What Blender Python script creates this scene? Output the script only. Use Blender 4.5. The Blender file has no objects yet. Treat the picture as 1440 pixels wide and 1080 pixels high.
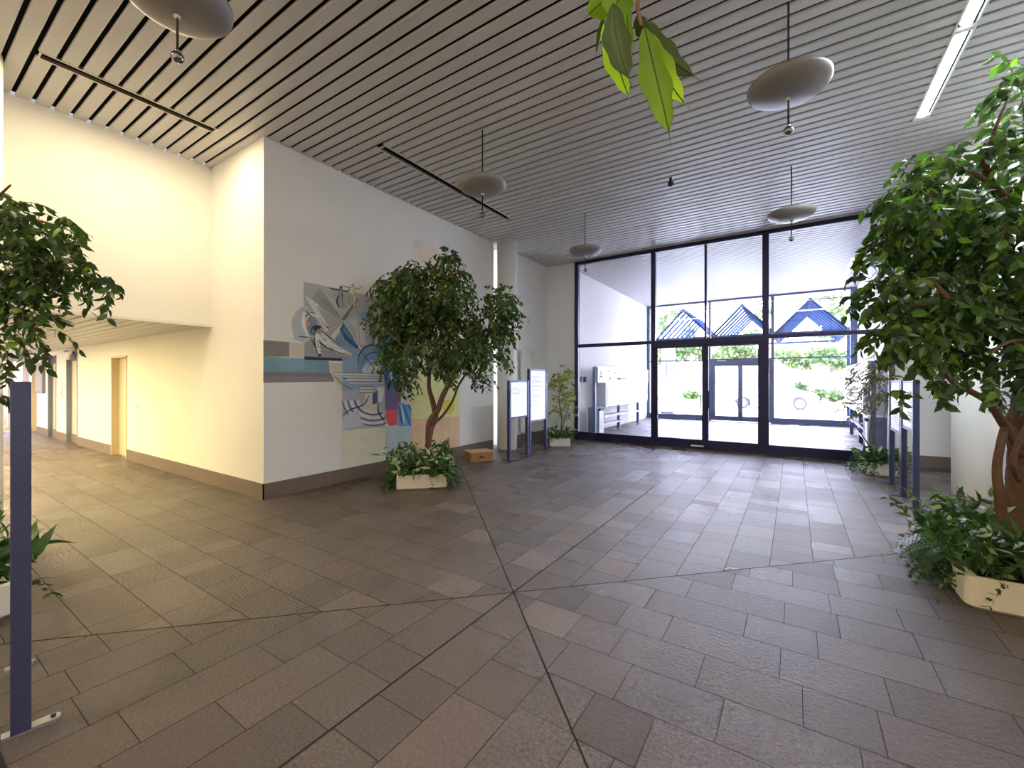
import bpy, bmesh, math, random
from mathutils import Vector, Matrix, noise

sc = bpy.context.scene
C = sc.collection

# ------------------------------------------------------------------ camera, sky, sun, exposure
F_PX, YAW, CX, CY, EYE = 602.0, math.radians(33.4), 720.0, 536.5, 1.5
cam_data = bpy.data.cameras.new('camera')
cam_data.sensor_width = 36.0
cam_data.lens = F_PX / 1440 * 36
cam_data.shift_y = -3.5 / 1440
cam_data.clip_start = 0.05
cam_data.clip_end = 300
cam = bpy.data.objects.new('camera', cam_data)
C.objects.link(cam)
cam.location = (0, 0, EYE)
cam.rotation_euler = (math.radians(90), 0, YAW)
sc.camera = cam

world = bpy.data.worlds.new('sky')
sc.world = world
world.use_nodes = True
wn = world.node_tree.nodes
bg = wn['Background']
tc = wn.new('ShaderNodeTexCoord')
sep = wn.new('ShaderNodeSeparateXYZ')
rmp = wn.new('ShaderNodeValToRGB')
world.node_tree.links.new(tc.outputs['Generated'], sep.inputs[0])
world.node_tree.links.new(sep.outputs['Z'], rmp.inputs[0])
rmp.color_ramp.elements[0].position = 0.0
rmp.color_ramp.elements[0].color = (0.84, 0.84, 1.0, 1)
rmp.color_ramp.elements[1].position = 0.6
rmp.color_ramp.elements[1].color = (0.64, 0.69, 1.0, 1)
world.node_tree.links.new(rmp.outputs[0], bg.inputs[0])
bg.inputs[1].default_value = 13.0

sun_d = bpy.data.lights.new('sun', 'SUN')
sun_d.energy = 11.0
sun_d.angle = math.radians(1.0)
sun_d.color = (1.0, 0.96, 0.88)
sun = bpy.data.objects.new('sun', sun_d)
C.objects.link(sun)
sun.rotation_euler = (math.radians(38), math.radians(-14), 0)

sc.view_settings.view_transform = 'Standard'
sc.view_settings.look = 'None'
sc.view_settings.exposure = 0.98
sc.view_settings.gamma = 1.0
sc.view_settings.use_curve_mapping = False
sc.cycles.use_denoising = True
sc.cycles.max_bounces = 10
sc.cycles.diffuse_bounces = 6
sc.cycles.glossy_bounces = 4
sc.cycles.transmission_bounces = 6
sc.cycles.transparent_max_bounces = 16
sc.cycles.sample_clamp_indirect = 6.0
sc.cycles.caustics_reflective = False
sc.cycles.caustics_refractive = False

FWD = Vector((-math.sin(YAW), math.cos(YAW), 0))
RGT = Vector((math.cos(YAW), math.sin(YAW), 0))

def ray(u, v):
    return FWD + RGT * ((u - CX) / F_PX) + Vector((0, 0, 1)) * ((CY - v) / F_PX)

def on(u, v, axis, val):          # a measured point of the photograph on a known wall, floor or ceiling plane
    d = ray(u, v)
    o = Vector((0, 0, EYE))
    return o + d * ((val - o[axis]) / d[axis])

def at(u, v, d):
    return Vector((0, 0, EYE)) + ray(u, v) * d

# ------------------------------------------------------------------ materials
def mat(name, col, rough=0.6, metal=0.0, spec=0.5, bump=0.0, bscale=40, var=0.0, vscale=8, coat=0.0, detail=4):
    m = bpy.data.materials.new(name)
    m.use_nodes = True
    n, l = m.node_tree.nodes, m.node_tree.links
    p = n['Principled BSDF']
    p.inputs['Base Color'].default_value = (*col, 1)
    p.inputs['Roughness'].default_value = rough
    p.inputs['Metallic'].default_value = metal
    p.inputs['Specular IOR Level'].default_value = spec
    p.inputs['Coat Weight'].default_value = coat
    t = n.new('ShaderNodeTexCoord')
    nz = n.new('ShaderNodeTexNoise')
    nz.inputs['Scale'].default_value = vscale
    nz.inputs['Detail'].default_value = detail
    l.new(t.outputs['Object'], nz.inputs['Vector'])
    if var > 0:
        mx = n.new('ShaderNodeMix')
        mx.data_type = 'RGBA'
        l.new(nz.outputs['Fac'], mx.inputs['Factor'])
        mx.inputs[6].default_value = (*[c * (1 - var) for c in col], 1)
        mx.inputs[7].default_value = (*[min(1, c * (1 + var)) for c in col], 1)
        l.new(mx.outputs[2], p.inputs['Base Color'])
    if bump > 0:
        nb = n.new('ShaderNodeTexNoise')
        nb.inputs['Scale'].default_value = bscale
        nb.inputs['Detail'].default_value = detail
        l.new(t.outputs['Object'], nb.inputs['Vector'])
        b = n.new('ShaderNodeBump')
        b.inputs['Strength'].default_value = bump
        b.inputs['Distance'].default_value = 0.01
        l.new(nb.outputs['Fac'], b.inputs['Height'])
        l.new(b.outputs['Normal'], p.inputs['Normal'])
    return m

def emit(name, col, strength):
    m = bpy.data.materials.new(name)
    m.use_nodes = True
    p = m.node_tree.nodes['Principled BSDF']
    p.inputs['Base Color'].default_value = (*col, 1)
    p.inputs['Emission Color'].default_value = (*col, 1)
    p.inputs['Emission Strength'].default_value = strength
    return m

def glass_mat(name, tint=(0.965, 0.965, 0.98), rough=0.0):
    m = bpy.data.materials.new(name)
    m.use_nodes = True
    n, l = m.node_tree.nodes, m.node_tree.links
    n.clear()
    out = n.new('ShaderNodeOutputMaterial')
    mix = n.new('ShaderNodeMixShader')
    tr = n.new('ShaderNodeBsdfTransparent')
    gl = n.new('ShaderNodeBsdfGlossy')
    lw = n.new('ShaderNodeLayerWeight')
    lw.inputs['Blend'].default_value = 0.5
    pw = n.new('ShaderNodeMath'); pw.operation = 'POWER'; pw.inputs[1].default_value = 5.0
    l.new(lw.outputs['Facing'], pw.inputs[0])
    fr = n.new('ShaderNodeMath'); fr.operation = 'MULTIPLY_ADD'; fr.inputs[1].default_value = 0.9; fr.inputs[2].default_value = 0.035
    l.new(pw.outputs[0], fr.inputs[0])
    tr.inputs[0].default_value = (*tint, 1)
    gl.inputs['Roughness'].default_value = rough
    l.new(fr.outputs[0], mix.inputs[0])
    l.new(tr.outputs[0], mix.inputs[1])
    l.new(gl.outputs[0], mix.inputs[2])
    l.new(mix.outputs[0], out.inputs[0])
    return m

def leaf_mat(name, col, trans=0.25, rough=0.35):
    m = bpy.data.materials.new(name)
    m.use_nodes = True
    n, l = m.node_tree.nodes, m.node_tree.links
    p = n['Principled BSDF']
    out = n['Material Output']
    t = n.new('ShaderNodeTexCoord')
    nz = n.new('ShaderNodeTexNoise')
    nz.inputs['Scale'].default_value = 9
    l.new(t.outputs['Object'], nz.inputs['Vector'])
    mx = n.new('ShaderNodeMix')
    mx.data_type = 'RGBA'
    mx.inputs[6].default_value = (*[c * 0.6 for c in col], 1)
    mx.inputs[7].default_value = (*[c * 1.4 for c in col], 1)
    l.new(nz.outputs['Fac'], mx.inputs['Factor'])
    l.new(mx.outputs[2], p.inputs['Base Color'])
    p.inputs['Roughness'].default_value = rough
    tl = n.new('ShaderNodeBsdfTranslucent')
    tl.inputs[0].default_value = (col[0] * 2.0, col[1] * 2.0, col[2] * 0.8, 1)
    mix = n.new('ShaderNodeMixShader')
    mix.inputs[0].default_value = trans
    l.new(p.outputs[0], mix.inputs[1])
    l.new(tl.outputs[0], mix.inputs[2])
    l.new(mix.outputs[0], out.inputs[0])
    return m

def wall_mat():
    m = mat('white_woodchip_wall', (0.87, 0.86, 0.83), 0.85, bump=0.12, bscale=160, var=0.02, vscale=3)
    return m

def tile_mat():
    m = bpy.data.materials.new('quartzite_tile')
    m.use_nodes = True
    n, l = m.node_tree.nodes, m.node_tree.links
    p = n['Principled BSDF']
    at_ = n.new('ShaderNodeVertexColor')
    at_.layer_name = 'tone'
    t = n.new('ShaderNodeTexCoord')
    n1 = n.new('ShaderNodeTexNoise')
    n1.inputs['Scale'].default_value = 60
    n1.inputs['Detail'].default_value = 6
    n1.inputs['Roughness'].default_value = 0.7
    n2 = n.new('ShaderNodeTexNoise')
    n2.inputs['Scale'].default_value = 3.0
    n2.inputs['Detail'].default_value = 5
    for q in (n1, n2):
        l.new(t.outputs['Object'], q.inputs['Vector'])
    m1 = n.new('ShaderNodeMath'); m1.operation = 'MULTIPLY_ADD'
    l.new(n1.outputs['Fac'], m1.inputs[0]); m1.inputs[1].default_value = 2.0; m1.inputs[2].default_value = 0.0
    m2 = n.new('ShaderNodeMath'); m2.operation = 'MULTIPLY_ADD'
    l.new(n2.outputs['Fac'], m2.inputs[0]); m2.inputs[1].default_value = 0.5; m2.inputs[2].default_value = 0.75
    m3 = n.new('ShaderNodeMath'); m3.operation = 'MULTIPLY'
    l.new(m1.outputs[0], m3.inputs[0]); l.new(m2.outputs[0], m3.inputs[1])
    mx = n.new('ShaderNodeMix'); mx.data_type = 'RGBA'; mx.blend_type = 'MULTIPLY'
    mx.inputs['Factor'].default_value = 1.0
    l.new(at_.outputs['Color'], mx.inputs[6])
    cmb = n.new('ShaderNodeCombineColor')
    for i in range(3):
        l.new(m3.outputs[0], cmb.inputs[i])
    l.new(cmb.outputs[0], mx.inputs[7])
    l.new(mx.outputs[2], p.inputs['Base Color'])
    n3 = n.new('ShaderNodeTexNoise')
    n3.inputs['Scale'].default_value = 34
    n3.inputs['Detail'].default_value = 8
    n3.inputs['Roughness'].default_value = 0.68
    mp = n.new('ShaderNodeMapping')
    mp.inputs['Scale'].default_value = (1, 1.5, 1)
    l.new(t.outputs['Object'], mp.inputs['Vector'])
    l.new(mp.outputs['Vector'], n3.inputs['Vector'])
    b = n.new('ShaderNodeBump')
    b.inputs['Strength'].default_value = 1.0
    b.inputs['Distance'].default_value = 0.02
    l.new(n3.outputs['Fac'], b.inputs['Height'])
    l.new(b.outputs['Normal'], p.inputs['Normal'])
    l.new(at_.outputs['Alpha'], p.inputs['Roughness'])
    p.inputs['Specular IOR Level'].default_value = 0.9
    return m

M = dict(
    wall=wall_mat(),
    tile=tile_mat(),
    grout=mat('dark_grout', (0.03, 0.025, 0.022), 0.9),
    slat=mat('painted_metal_slat', (0.58, 0.57, 0.565), 0.38, 0.0, 0.5),
    gapblack=mat('black_plenum', (0.003, 0.003, 0.003), 0.9, spec=0.1),
    base=mat('brown_stone_skirting', (0.20, 0.145, 0.115), 0.55, var=0.25, vscale=25, bump=0.1, bscale=60),
    frame=mat('dark_blue_frame', (0.020, 0.017, 0.060), 0.4, 0.3),
    frame2=mat('blue_grey_frame', (0.10, 0.14, 0.25), 0.45, 0.2),
    sign=mat('violet_blue_steel', (0.075, 0.085, 0.19), 0.38, 0.4),
    chrome=mat('chrome', (0.75, 0.75, 0.75), 0.12, 1.0),
    darkchrome=mat('dark_chrome', (0.30, 0.30, 0.32), 0.1, 1.0),
    darkmetal=mat('dark_metal', (0.04, 0.04, 0.045), 0.4, 0.6),
    glass=glass_mat('clear_glass'),
    white=mat('white_board', (0.86, 0.88, 0.92), 0.35),
    sign_face=emit('emissive_sign_panel', (0.86, 0.92, 1.0), 0.32),  # white panel face with mild emission added
    whitepaint=mat('white_lacquer', (0.78, 0.76, 0.71), 0.4, var=0.04),
    planter=mat('ivory_fibreglass', (0.78, 0.72, 0.58), 0.45, var=0.05, vscale=5),
    soil=mat('dark_soil', (0.03, 0.02, 0.014), 0.95, bump=0.6, bscale=50),
    bark=mat('reddish_bark', (0.13, 0.068, 0.038), 0.75, bump=1.0, bscale=28, var=0.6, vscale=16, detail=8),
    bark2=mat('grey_bark', (0.13, 0.10, 0.075), 0.8, bump=0.8, bscale=20, var=0.3, vscale=10),
    disc=mat('grey_enamel_disc', (0.24, 0.225, 0.22), 0.38),
    ink=mat('black_ink', (0.02, 0.02, 0.025), 0.6),
    inkgrey=mat('grey_ink', (0.35, 0.37, 0.42), 0.6),
    aluminium=mat('brushed_aluminium', (0.62, 0.64, 0.68), 0.3, 0.8),
    beige=mat('beige_door_paint', (0.62, 0.52, 0.38), 0.5, var=0.04),
    teal=mat('blue_grey_jamb', (0.17, 0.22, 0.33), 0.45),
    pink=mat('pale_door_panel', (0.66, 0.55, 0.47), 0.4),
    doorwhite=mat('off_white_door_frame', (0.66, 0.62, 0.62), 0.45),
    purplegrey=mat('grey_notice_panel', (0.20, 0.18, 0.21), 0.4),
    mat_black=mat('black_mat', (0.02, 0.017, 0.02), 0.95, bump=0.8, bscale=300),
    box=mat('brown_box', (0.36, 0.19, 0.07), 0.6, var=0.25, vscale=20),
    tape=mat('pale_tape', (0.55, 0.38, 0.18), 0.4),
    radiator=mat('cream_radiator', (0.70, 0.68, 0.58), 0.4),
    asphalt=mat('pale_paving', (0.62, 0.62, 0.60), 0.9, var=0.06, vscale=1.5),
    kerb=mat('pale_kerb', (0.7, 0.7, 0.68), 0.9),
    grass=mat('bright_grass', (0.22, 0.36, 0.08), 0.9, var=0.4, vscale=6),
    carwhite=mat('silver_car_paint', (0.75, 0.76, 0.78), 0.25, 0.2, coat=0.5),
    carglass=mat('car_window', (0.30, 0.34, 0.38), 0.1),
    rubber=mat('tyre_rubber', (0.03, 0.03, 0.03), 0.8),
    concrete=mat('pale_concrete', (0.55, 0.58, 0.64), 0.8, bump=0.2, bscale=20, var=0.08, vscale=3),
    rust=mat('dark_brown_plate', (0.09, 0.04, 0.03), 0.7),
    lamp_warm=emit('warm_tube', (1.0, 0.80, 0.5), 4.0),
    brownrefl=mat('brown_reflector', (0.22, 0.16, 0.12), 0.5),
    lamp_cool=emit('cool_tube', (0.80, 0.93, 1.0), 3.0),
)
LEAF_DARK = [leaf_mat('ficus_leaf_dark', (0.030, 0.070, 0.018), 0.18), leaf_mat('ficus_leaf_mid', (0.055, 0.125, 0.028), 0.25), leaf_mat('ficus_leaf_fresh', (0.13, 0.26, 0.035), 0.3)]
LEAF_UNDER = [leaf_mat('under_leaf_dark', (0.030, 0.080, 0.025), 0.2), leaf_mat('under_leaf_mid', (0.07, 0.16, 0.04), 0.25), leaf_mat('variegated_leaf', (0.42, 0.52, 0.34), 0.3)]
LEAF_YELL = [leaf_mat('aralia_leaf_olive', (0.16, 0.22, 0.035), 0.35), leaf_mat('aralia_leaf_yellow', (0.32, 0.38, 0.06), 0.4), leaf_mat('aralia_leaf_dark', (0.06, 0.09, 0.025), 0.3)]
LEAF_OLIV = [leaf_mat('sparse_leaf_olive', (0.10, 0.13, 0.04), 0.35), leaf_mat('sparse_leaf_brown', (0.16, 0.15, 0.06), 0.35), leaf_mat('sparse_leaf_dark', (0.05, 0.07, 0.03), 0.3)]
LEAF_NEAR = [leaf_mat('near_leaf_green', (0.12, 0.22, 0.010), 0.5, 0.65), leaf_mat('near_leaf_bright', (0.28, 0.44, 0.02), 0.6, 0.65), leaf_mat('near_leaf_dark', (0.03, 0.062, 0.008), 0.25, 0.6)]
LEAF_TREE = [leaf_mat('street_leaf_mid', (0.045, 0.085, 0.03), 0.4, 0.7), leaf_mat('street_leaf_light', (0.09, 0.14, 0.05), 0.4, 0.7), leaf_mat('street_leaf_dark', (0.025, 0.05, 0.02), 0.3, 0.7)]

# ------------------------------------------------------------------ mesh helpers
class MB:
    """Collects verts and faces of one mesh."""
    def __init__(s):
        s.v, s.f, s.m, s.mats, s.smooth = [], [], [], [], []
    def mi(s, m):
        if m not in s.mats:
            s.mats.append(m)
        return s.mats.index(m)
    def add(s, vs, fs, m, smooth=False):
        o = len(s.v); k = s.mi(m)
        s.v += [tuple(p) for p in vs]
        for f in fs:
            s.f.append(tuple(i + o for i in f)); s.m.append(k); s.smooth.append(smooth)
        return s
    def box(s, a, b, m, rot=None):
        x0, x1 = sorted((a[0], b[0])); y0, y1 = sorted((a[1], b[1])); z0, z1 = sorted((a[2], b[2]))
        vs = [(x0, y0, z0), (x1, y0, z0), (x1, y1, z0), (x0, y1, z0), (x0, y0, z1), (x1, y0, z1), (x1, y1, z1), (x0, y1, z1)]
        if rot is not None:
            vs = [rot @ Vector(p) for p in vs]
        return s.add(vs, [(0, 3, 2, 1), (4, 5, 6, 7), (0, 1, 5, 4), (1, 2, 6, 5), (2, 3, 7, 6), (3, 0, 4, 7)], m)
    def tube(s, pts, rad, m, seg=8, caps=True, smooth=True, twist=0.0, lobes=0):
        pts = [Vector(p) for p in pts]
        if not hasattr(rad, '__len__'):
            rad = [rad] * len(pts)
        vs, fs = [], []
        up = None
        for i, p in enumerate(pts):
            t = (pts[min(i + 1, len(pts) - 1)] - pts[max(i - 1, 0)]).normalized()
            if up is None:
                up = Vector((1, 0, 0)) if abs(t.z) > 0.8 else Vector((0, 0, 1))
            a = t.cross(up)
            if a.length < 1e-4:
                a = t.orthogonal()
            a.normalize(); b = a.cross(t).normalized(); up = b
            for k in range(seg):
                w = 2 * math.pi * k / seg + twist * i
                r = rad[i] * (1 + (0.16 * math.sin(lobes * w) if lobes else 0))
                vs.append(p + (a * math.cos(w) + b * math.sin(w)) * r)
        for i in range(len(pts) - 1):
            for k in range(seg):
                k2 = (k + 1) % seg
                fs.append((i * seg + k, i * seg + k2, (i + 1) * seg + k2, (i + 1) * seg + k))
        if caps:
            fs.append(tuple(range(seg))[::-1])
            fs.append(tuple((len(pts) - 1) * seg + k for k in range(seg)))
        return s.add(vs, fs, m, smooth)
    def lathe(s, prof, m, c=(0, 0, 0), seg=32, smooth=True):
        vs, fs = [], []
        n = len(prof)
        for r, z in prof:
            for k in range(seg):
                w = 2 * math.pi * k / seg
                vs.append((c[0] + max(r, 1e-4) * math.cos(w), c[1] + max(r, 1e-4) * math.sin(w), c[2] + z))
        for i in range(n - 1):
            for k in range(seg):
                k2 = (k + 1) % seg
                fs.append((i * seg + k, i * seg + k2, (i + 1) * seg + k2, (i + 1) * seg + k))
        fs.append(tuple(range(seg))[::-1]); fs.append(tuple((n - 1) * seg + k for k in range(seg)))
        return s.add(vs, fs, m, smooth)
    def prism(s, poly, axis, a, b, m):          # polygon in the two other axes, extruded along axis
        def P(q, t):
            l = [q[0], q[1]]; l.insert(axis, t); return tuple(l)
        n = len(poly)
        vs = [P(q, a) for q in poly] + [P(q, b) for q in poly]
        fs = [tuple(range(n))[::-1], tuple(range(n, 2 * n))] + [(i, (i + 1) % n, n + (i + 1) % n, n + i) for i in range(n)]
        return s.add(vs, fs, m)
    def build(s, name, parent=None, bevel=0.0, recalc=True):
        me = bpy.data.meshes.new(name)
        me.from_pydata(s.v, [], s.f)
        for m in s.mats:
            me.materials.append(m)
        me.polygons.foreach_set('material_index', s.m)
        me.polygons.foreach_set('use_smooth', s.smooth)
        if bevel > 0 or recalc:
            bm = bmesh.new(); bm.from_mesh(me)
            bmesh.ops.recalc_face_normals(bm, faces=bm.faces)
            if bevel > 0:
                es = [e for e in bm.edges if len(e.link_faces) == 2 and e.calc_face_angle(0) > 0.6]
                bmesh.ops.bevel(bm, geom=es, offset=bevel, segments=2, profile=0.5, affect='EDGES', clamp_overlap=True)
            bm.to_mesh(me); bm.free()
        me.update()
        o = bpy.data.objects.new(name, me)
        C.objects.link(o)
        if parent is not None:
            o.parent = parent
        return o

def tag(o, label=None, cat=None, group=None, kind=None):
    if label: o['label'] = label
    if cat: o['category'] = cat
    if group: o['group'] = group
    if kind: o['kind'] = kind
    return o

def empty(name, loc=(0, 0, 0), rz=0.0):
    o = bpy.data.objects.new(name, None)
    o.location = loc; o.rotation_euler = (0, 0, rz)
    o.empty_display_size = 0.1
    C.objects.link(o)
    return o

def copy_tree(o, parent=None):
    c = o.copy(); C.objects.link(c)
    if parent is not None:
        c.parent = parent
    for ch in [x for x in bpy.data.objects if x.parent == o]:
        copy_tree(ch, c)
    return c

def structure(mb, name, label, cat, bevel=0.0):
    return tag(mb.build(name, bevel=bevel), label, cat, kind='structure')

def smooth_path(pts, n=6):
    pts = [Vector(p) for p in pts]
    out = []
    for i in range(len(pts) - 1):
        p0 = pts[max(i - 1, 0)]; p1 = pts[i]; p2 = pts[i + 1]; p3 = pts[min(i + 2, len(pts) - 1)]
        for k in range(n):
            t = k / n
            out.append(0.5 * ((2 * p1) + (p2 - p0) * t + (2 * p0 - 5 * p1 + 4 * p2 - p3) * t * t + (3 * p1 - p0 - 3 * p2 + p3) * t ** 3))
    out.append(pts[-1])
    return out

# ------------------------------------------------------------------ room dimensions
H, LOW = 4.61, 2.30                       # high lobby ceiling, low corridor ceiling
XL, XR = -5.62, 2.35                      # mural wall, right wall
YC, YG, YE = 2.80, 10.25, 17.97           # corridor wall, lobby glass front, outer glass front
XF = -7.08                                # upper wall over the corridor
XE = -19.6                                # corridor end
YS = -3.5                                 # wall behind the camera
VL, VR = -5.10, 1.72                      # vestibule side walls
STAR = (-1.668, 2.548)

# ------------------------------------------------------------------ floor: stone tiles laid in four directions round a star of joints
def clip(poly, a, b, c):                  # keep a*x + b*y >= c
    out = []
    for i in range(len(poly)):
        p, q = poly[i], poly[(i + 1) % len(poly)]
        dp = a * p[0] + b * p[1] - c; dq = a * q[0] + b * q[1] - c
        if dp >= 0: out.append(p)
        if dp * dq < 0:
            t = dp / (dp - dq)
            out.append((p[0] + (q[0] - p[0]) * t, p[1] + (q[1] - p[1]) * t))
    return out

def tiles_floor(name, rects, label, seed, sectors=True, light_spots=()):
    rnd = random.Random(seed)
    v, f, mi, tones = [], [], [], []
    def quad(poly, z, m, tone):
        o = len(v)
        v.extend((p[0], p[1], z) for p in poly)
        f.append(tuple(range(o, o + len(poly)))); mi.append(m); tones.append(tone)
    for (x0, y0, x1, y1) in rects:
        quad([(x0, y0), (x1, y0), (x1, y1), (x0, y1)], -0.004, 1, (0.03, 0.03, 0.03, 0.9))
        for sec in ('N', 'E', 'S', 'W') if sectors else ('N',):
            along_y = sec in 'NS'
            lo, hi = (x0, x1) if along_y else (y0, y1)
            s0 = STAR[0] if along_y else STAR[1]
            k0 = math.floor((lo - s0) / 0.3) - 1; k1 = math.ceil((hi - s0) / 0.3) + 1
            for k in range(k0, k1):
                c0, c1 = s0 + 0.3 * k, s0 + 0.3 * (k + 1)
                t = (y0 if along_y else x0) - rnd.uniform(0, 0.4)
                end = y1 if along_y else x1
                while t < end:
                    ln = rnd.choice((0.24, 0.30, 0.34, 0.40, 0.46, 0.52, 0.60)) if sec != 'E' else rnd.choice((0.28, 0.36, 0.44, 0.5, 0.58))
                    if sec == 'N': ln *= 0.75
                    g = 0.0022
                    ga = 0.006 if (abs(c0 - s0) < 0.01 and along_y and abs(t - STAR[1]) < 3.4) else g
                    gb = 0.006 if (abs(c1 - s0) < 0.01 and along_y and abs(t - STAR[1]) < 3.4) else g
                    ge = 0.0018
                    if along_y: poly = [(c0 + ga, t + ge), (c1 - gb, t + ge), (c1 - gb, t + ln - ge), (c0 + ga, t + ln - ge)]
                    else: poly = [(t + ge, c0 + ga), (t + ln - ge, c0 + ga), (t + ln - ge, c1 - gb), (t + ge, c1 - gb)]
                    for (a, b, c) in ((1, 0, x0), (-1, 0, -x1), (0, 1, y0), (0, -1, -y1)):
                        poly = clip(poly, a, b, c) if poly else poly
                    if poly and sectors:
                        q = {'N': ((1, 1), (-1, 1)), 'E': ((1, 1), (1, -1)), 'S': ((-1, -1), (1, -1)), 'W': ((-1, -1), (-1, 1))}[sec]
                        for (a, b) in q:
                            if poly:
                                poly = clip(poly, a, b, a * STAR[0] + b * STAR[1] + 0.007)
                    if poly and len(poly) > 2:
                        r = rnd.random()
                        tn = rnd.gauss(1.0, 0.07)
                        if r < 0.08: tn *= 1.5
                        elif r < 0.20: tn *= 1.18
                        elif r > 0.88: tn *= 0.84
                        hue = rnd.uniform(-0.03, 0.03)
                        quad(poly, 0.0, 0, (0.118 * tn * (1 + hue), 0.088 * tn, 0.072 * tn * (1 - hue), rnd.choice((0.26, 0.31, 0.36, 0.42))))
                    t += ln
    me = bpy.data.meshes.new(name)
    me.from_pydata(v, [], f)
    me.materials.append(M['tile']); me.materials.append(M['grout'])
    me.polygons.foreach_set('material_index', mi)
    ca = me.color_attributes.new('tone', 'FLOAT_COLOR', 'CORNER')
    li = 0
    for pl, tn in zip(me.polygons, tones):
        for _ in pl.loop_indices:
            ca.data[li].color = tn; li += 1
    me.update()
    o = bpy.data.objects.new(name, me); C.objects.link(o)
    return tag(o, label, 'floor', kind='structure')

tiles_floor('floor', [(XE - 0.2, -1.6, XF, YC + 0.2), (XF, YS, XR + 2.2, YG + 0.1)], 'grey brown split stone floor tiles laid round a star of joints in the lobby', 11)
tiles_floor('floor_vestibule', [(VL - 0.05, YG + 0.1, VR + 0.05, YE + 0.1)], 'pale lit stone floor tiles between the two glass fronts', 5, sectors=False)

# ------------------------------------------------------------------ slatted ceilings
def slats(name, x0, x1, y0, y1, z, label, cuts=(), edge=0.0):
    mb = MB()
    mb.box((x0 + 0.02, y0, z + 0.03), (x1 - 0.02, y1, z + 0.09), M['gapblack'])
    n = int((y1 - y0) / 0.15)
    y = YC + 0.042 - 0.15 * math.ceil((YC + 0.042 - y0) / 0.15) if y0 < YC else y0
    while y < y1 - 0.01:
        a, b = max(y + 0.017, y0), min(y + 0.133, y1)
        if b - a > 0.02:
            spans = [(x0, x1)]
            for (cx0, cx1, cy0, cy1) in cuts:
                if b > cy0 and a < cy1:
                    ns = []
                    for (p, q) in spans:
                        if cx0 > p and cx1 < q: ns += [(p, cx0), (cx1, q)]
                        else: ns.append((p, q))
                    spans = ns
            c = 0.009
            poly = [(a, z + 0.02), (a, z + c), (a + c * 0.3, z + c * 0.3), (a + c, z), (b - c, z), (b - c * 0.3, z + c * 0.3), (b, z + c), (b, z + 0.02)]
            for (p, q) in spans:
                mb.prism(poly, 0, p, q, M['slat'])
        y += 0.15
    return structure(mb, name, label, 'ceiling')

TROUGHS = [(-6.05, -5.94, 0.93, 2.40), (-4.63, -4.51, 3.80, 6.82), (1.19, 1.32, 3.80, 6.90)]
slats('ceiling', XF, XR + 2.2, YS, YG, H, 'high ceiling of long white metal slats with dark gaps over the lobby', cuts=[(t[0], t[1], t[2], t[3]) for t in TROUGHS])
slats('ceiling_corridor', XE, XF, -1.6, YC, LOW, 'low slatted ceiling over the warm lit corridor')
slats('ceiling_vestibule', VL - 0.2, VR + 0.2, YG + 0.12, YE + 1.2, H, 'slatted ceiling between the two glass fronts')

# ------------------------------------------------------------------ walls
T = 0.15
openings = [(-19.1, -18.42, 2.03, 'beige', 'beige'), (-17.07, -16.17, 2.19, 'teal', 'pink'), (-15.14, -14.17, 2.21, 'teal', 'pink'), (-11.65, -10.72, 2.0, 'beige', 'beige')]
mb = MB()
xs = XE
for (a, b, h, *_r) in openings:
    mb.box((xs, YC, 0), (a, YC + T, LOW + 0.1), M['wall'])
    mb.box((a, YC, h), (b, YC + T, LOW + 0.1), M['wall'])
    xs = b
mb.box((xs, YC, 0), (XF, YC + T, LOW + 0.1), M['wall'])
mb.box((XF, YC, 0), (XL - 0.3, YC + T, H + 0.1), M['wall'])
structure(mb, 'wall_corridor', 'warm lit cream wall of the corridor with four recessed doorways', 'wall')

mb = MB()                                            # mural wall, with a rounded end towards the column
mb.box((XL - 0.3, YC, 0), (XL, 7.73, H + 0.1), M['wall'])
pr = [(XL - 0.3, 7.73)] + [(XL - 0.15 + 0.15 * math.cos(math.pi * (1 - k / 14)), 7.73 + 0.15 * math.sin(math.pi * (1 - k / 14))) for k in range(15)]
mb.prism(pr[1:], 2, 0, H + 0.1, M['wall'])
structure(mb, 'wall_left', 'long white wall carrying the painted mural, rounded at its far end', 'wall')

mb = MB()
mb.box((XL - 0.45, 8.2, 0), (XL, YG + 0.2, H + 0.1), M['wall'])
mb.box((XL - 0.6, 7.6, 0), (XL - 0.45, 8.4, H + 0.1), M['wall'])
structure(mb, 'wall_niche_left', 'white wall behind the left column carrying the radiator', 'wall')

mb = MB()
mb.box((XL, YG, 0), (-4.78, YG + 0.2, H + 0.1), M['wall'])
mb.box((1.51, YG, 0), (XR + 2.3, YG + 0.2, H + 0.1), M['wall'])
structure(mb, 'wall_front', 'white wall on both sides of the tall lobby glass front', 'wall')

mb = MB()
mb.box((XR, YS, 0), (XR + 0.3, 7.73, H + 0.1), M['wall'])
pr = [(XR + 0.15 + 0.15 * math.cos(math.pi * (1 - k / 14)), 7.73 + 0.15 * math.sin(math.pi * (1 - k / 14))) for k in range(15)]
mb.prism(pr, 2, 0, H + 0.1, M['wall'])
mb.box((XR, 8.2, 0), (XR + 0.3, YG, H + 0.1), M['wall'])
mb.box((XR + 0.6, 7.4, 0), (XR + 0.7, 8.5, H + 0.1), M['wall'])
structure(mb, 'wall_right', 'white wall behind the big ficus tree and the right column', 'wall')

mb = MB()
mb.box((XF - 0.15, YS, LOW), (XF, YC, H + 0.1), M['wall'])
structure(mb, 'wall_upper_left', 'warm lit white wall above the low corridor ceiling', 'wall')
mb = MB()
mb.box((XF - 0.04, -1.6, LOW - 0.012), (XF + 0.012, YC, LOW + 0.022), M['whitepaint'])
structure(mb, 'trim_1', 'thin pale metal trim along the edge of the low ceiling', 'trim')

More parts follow.
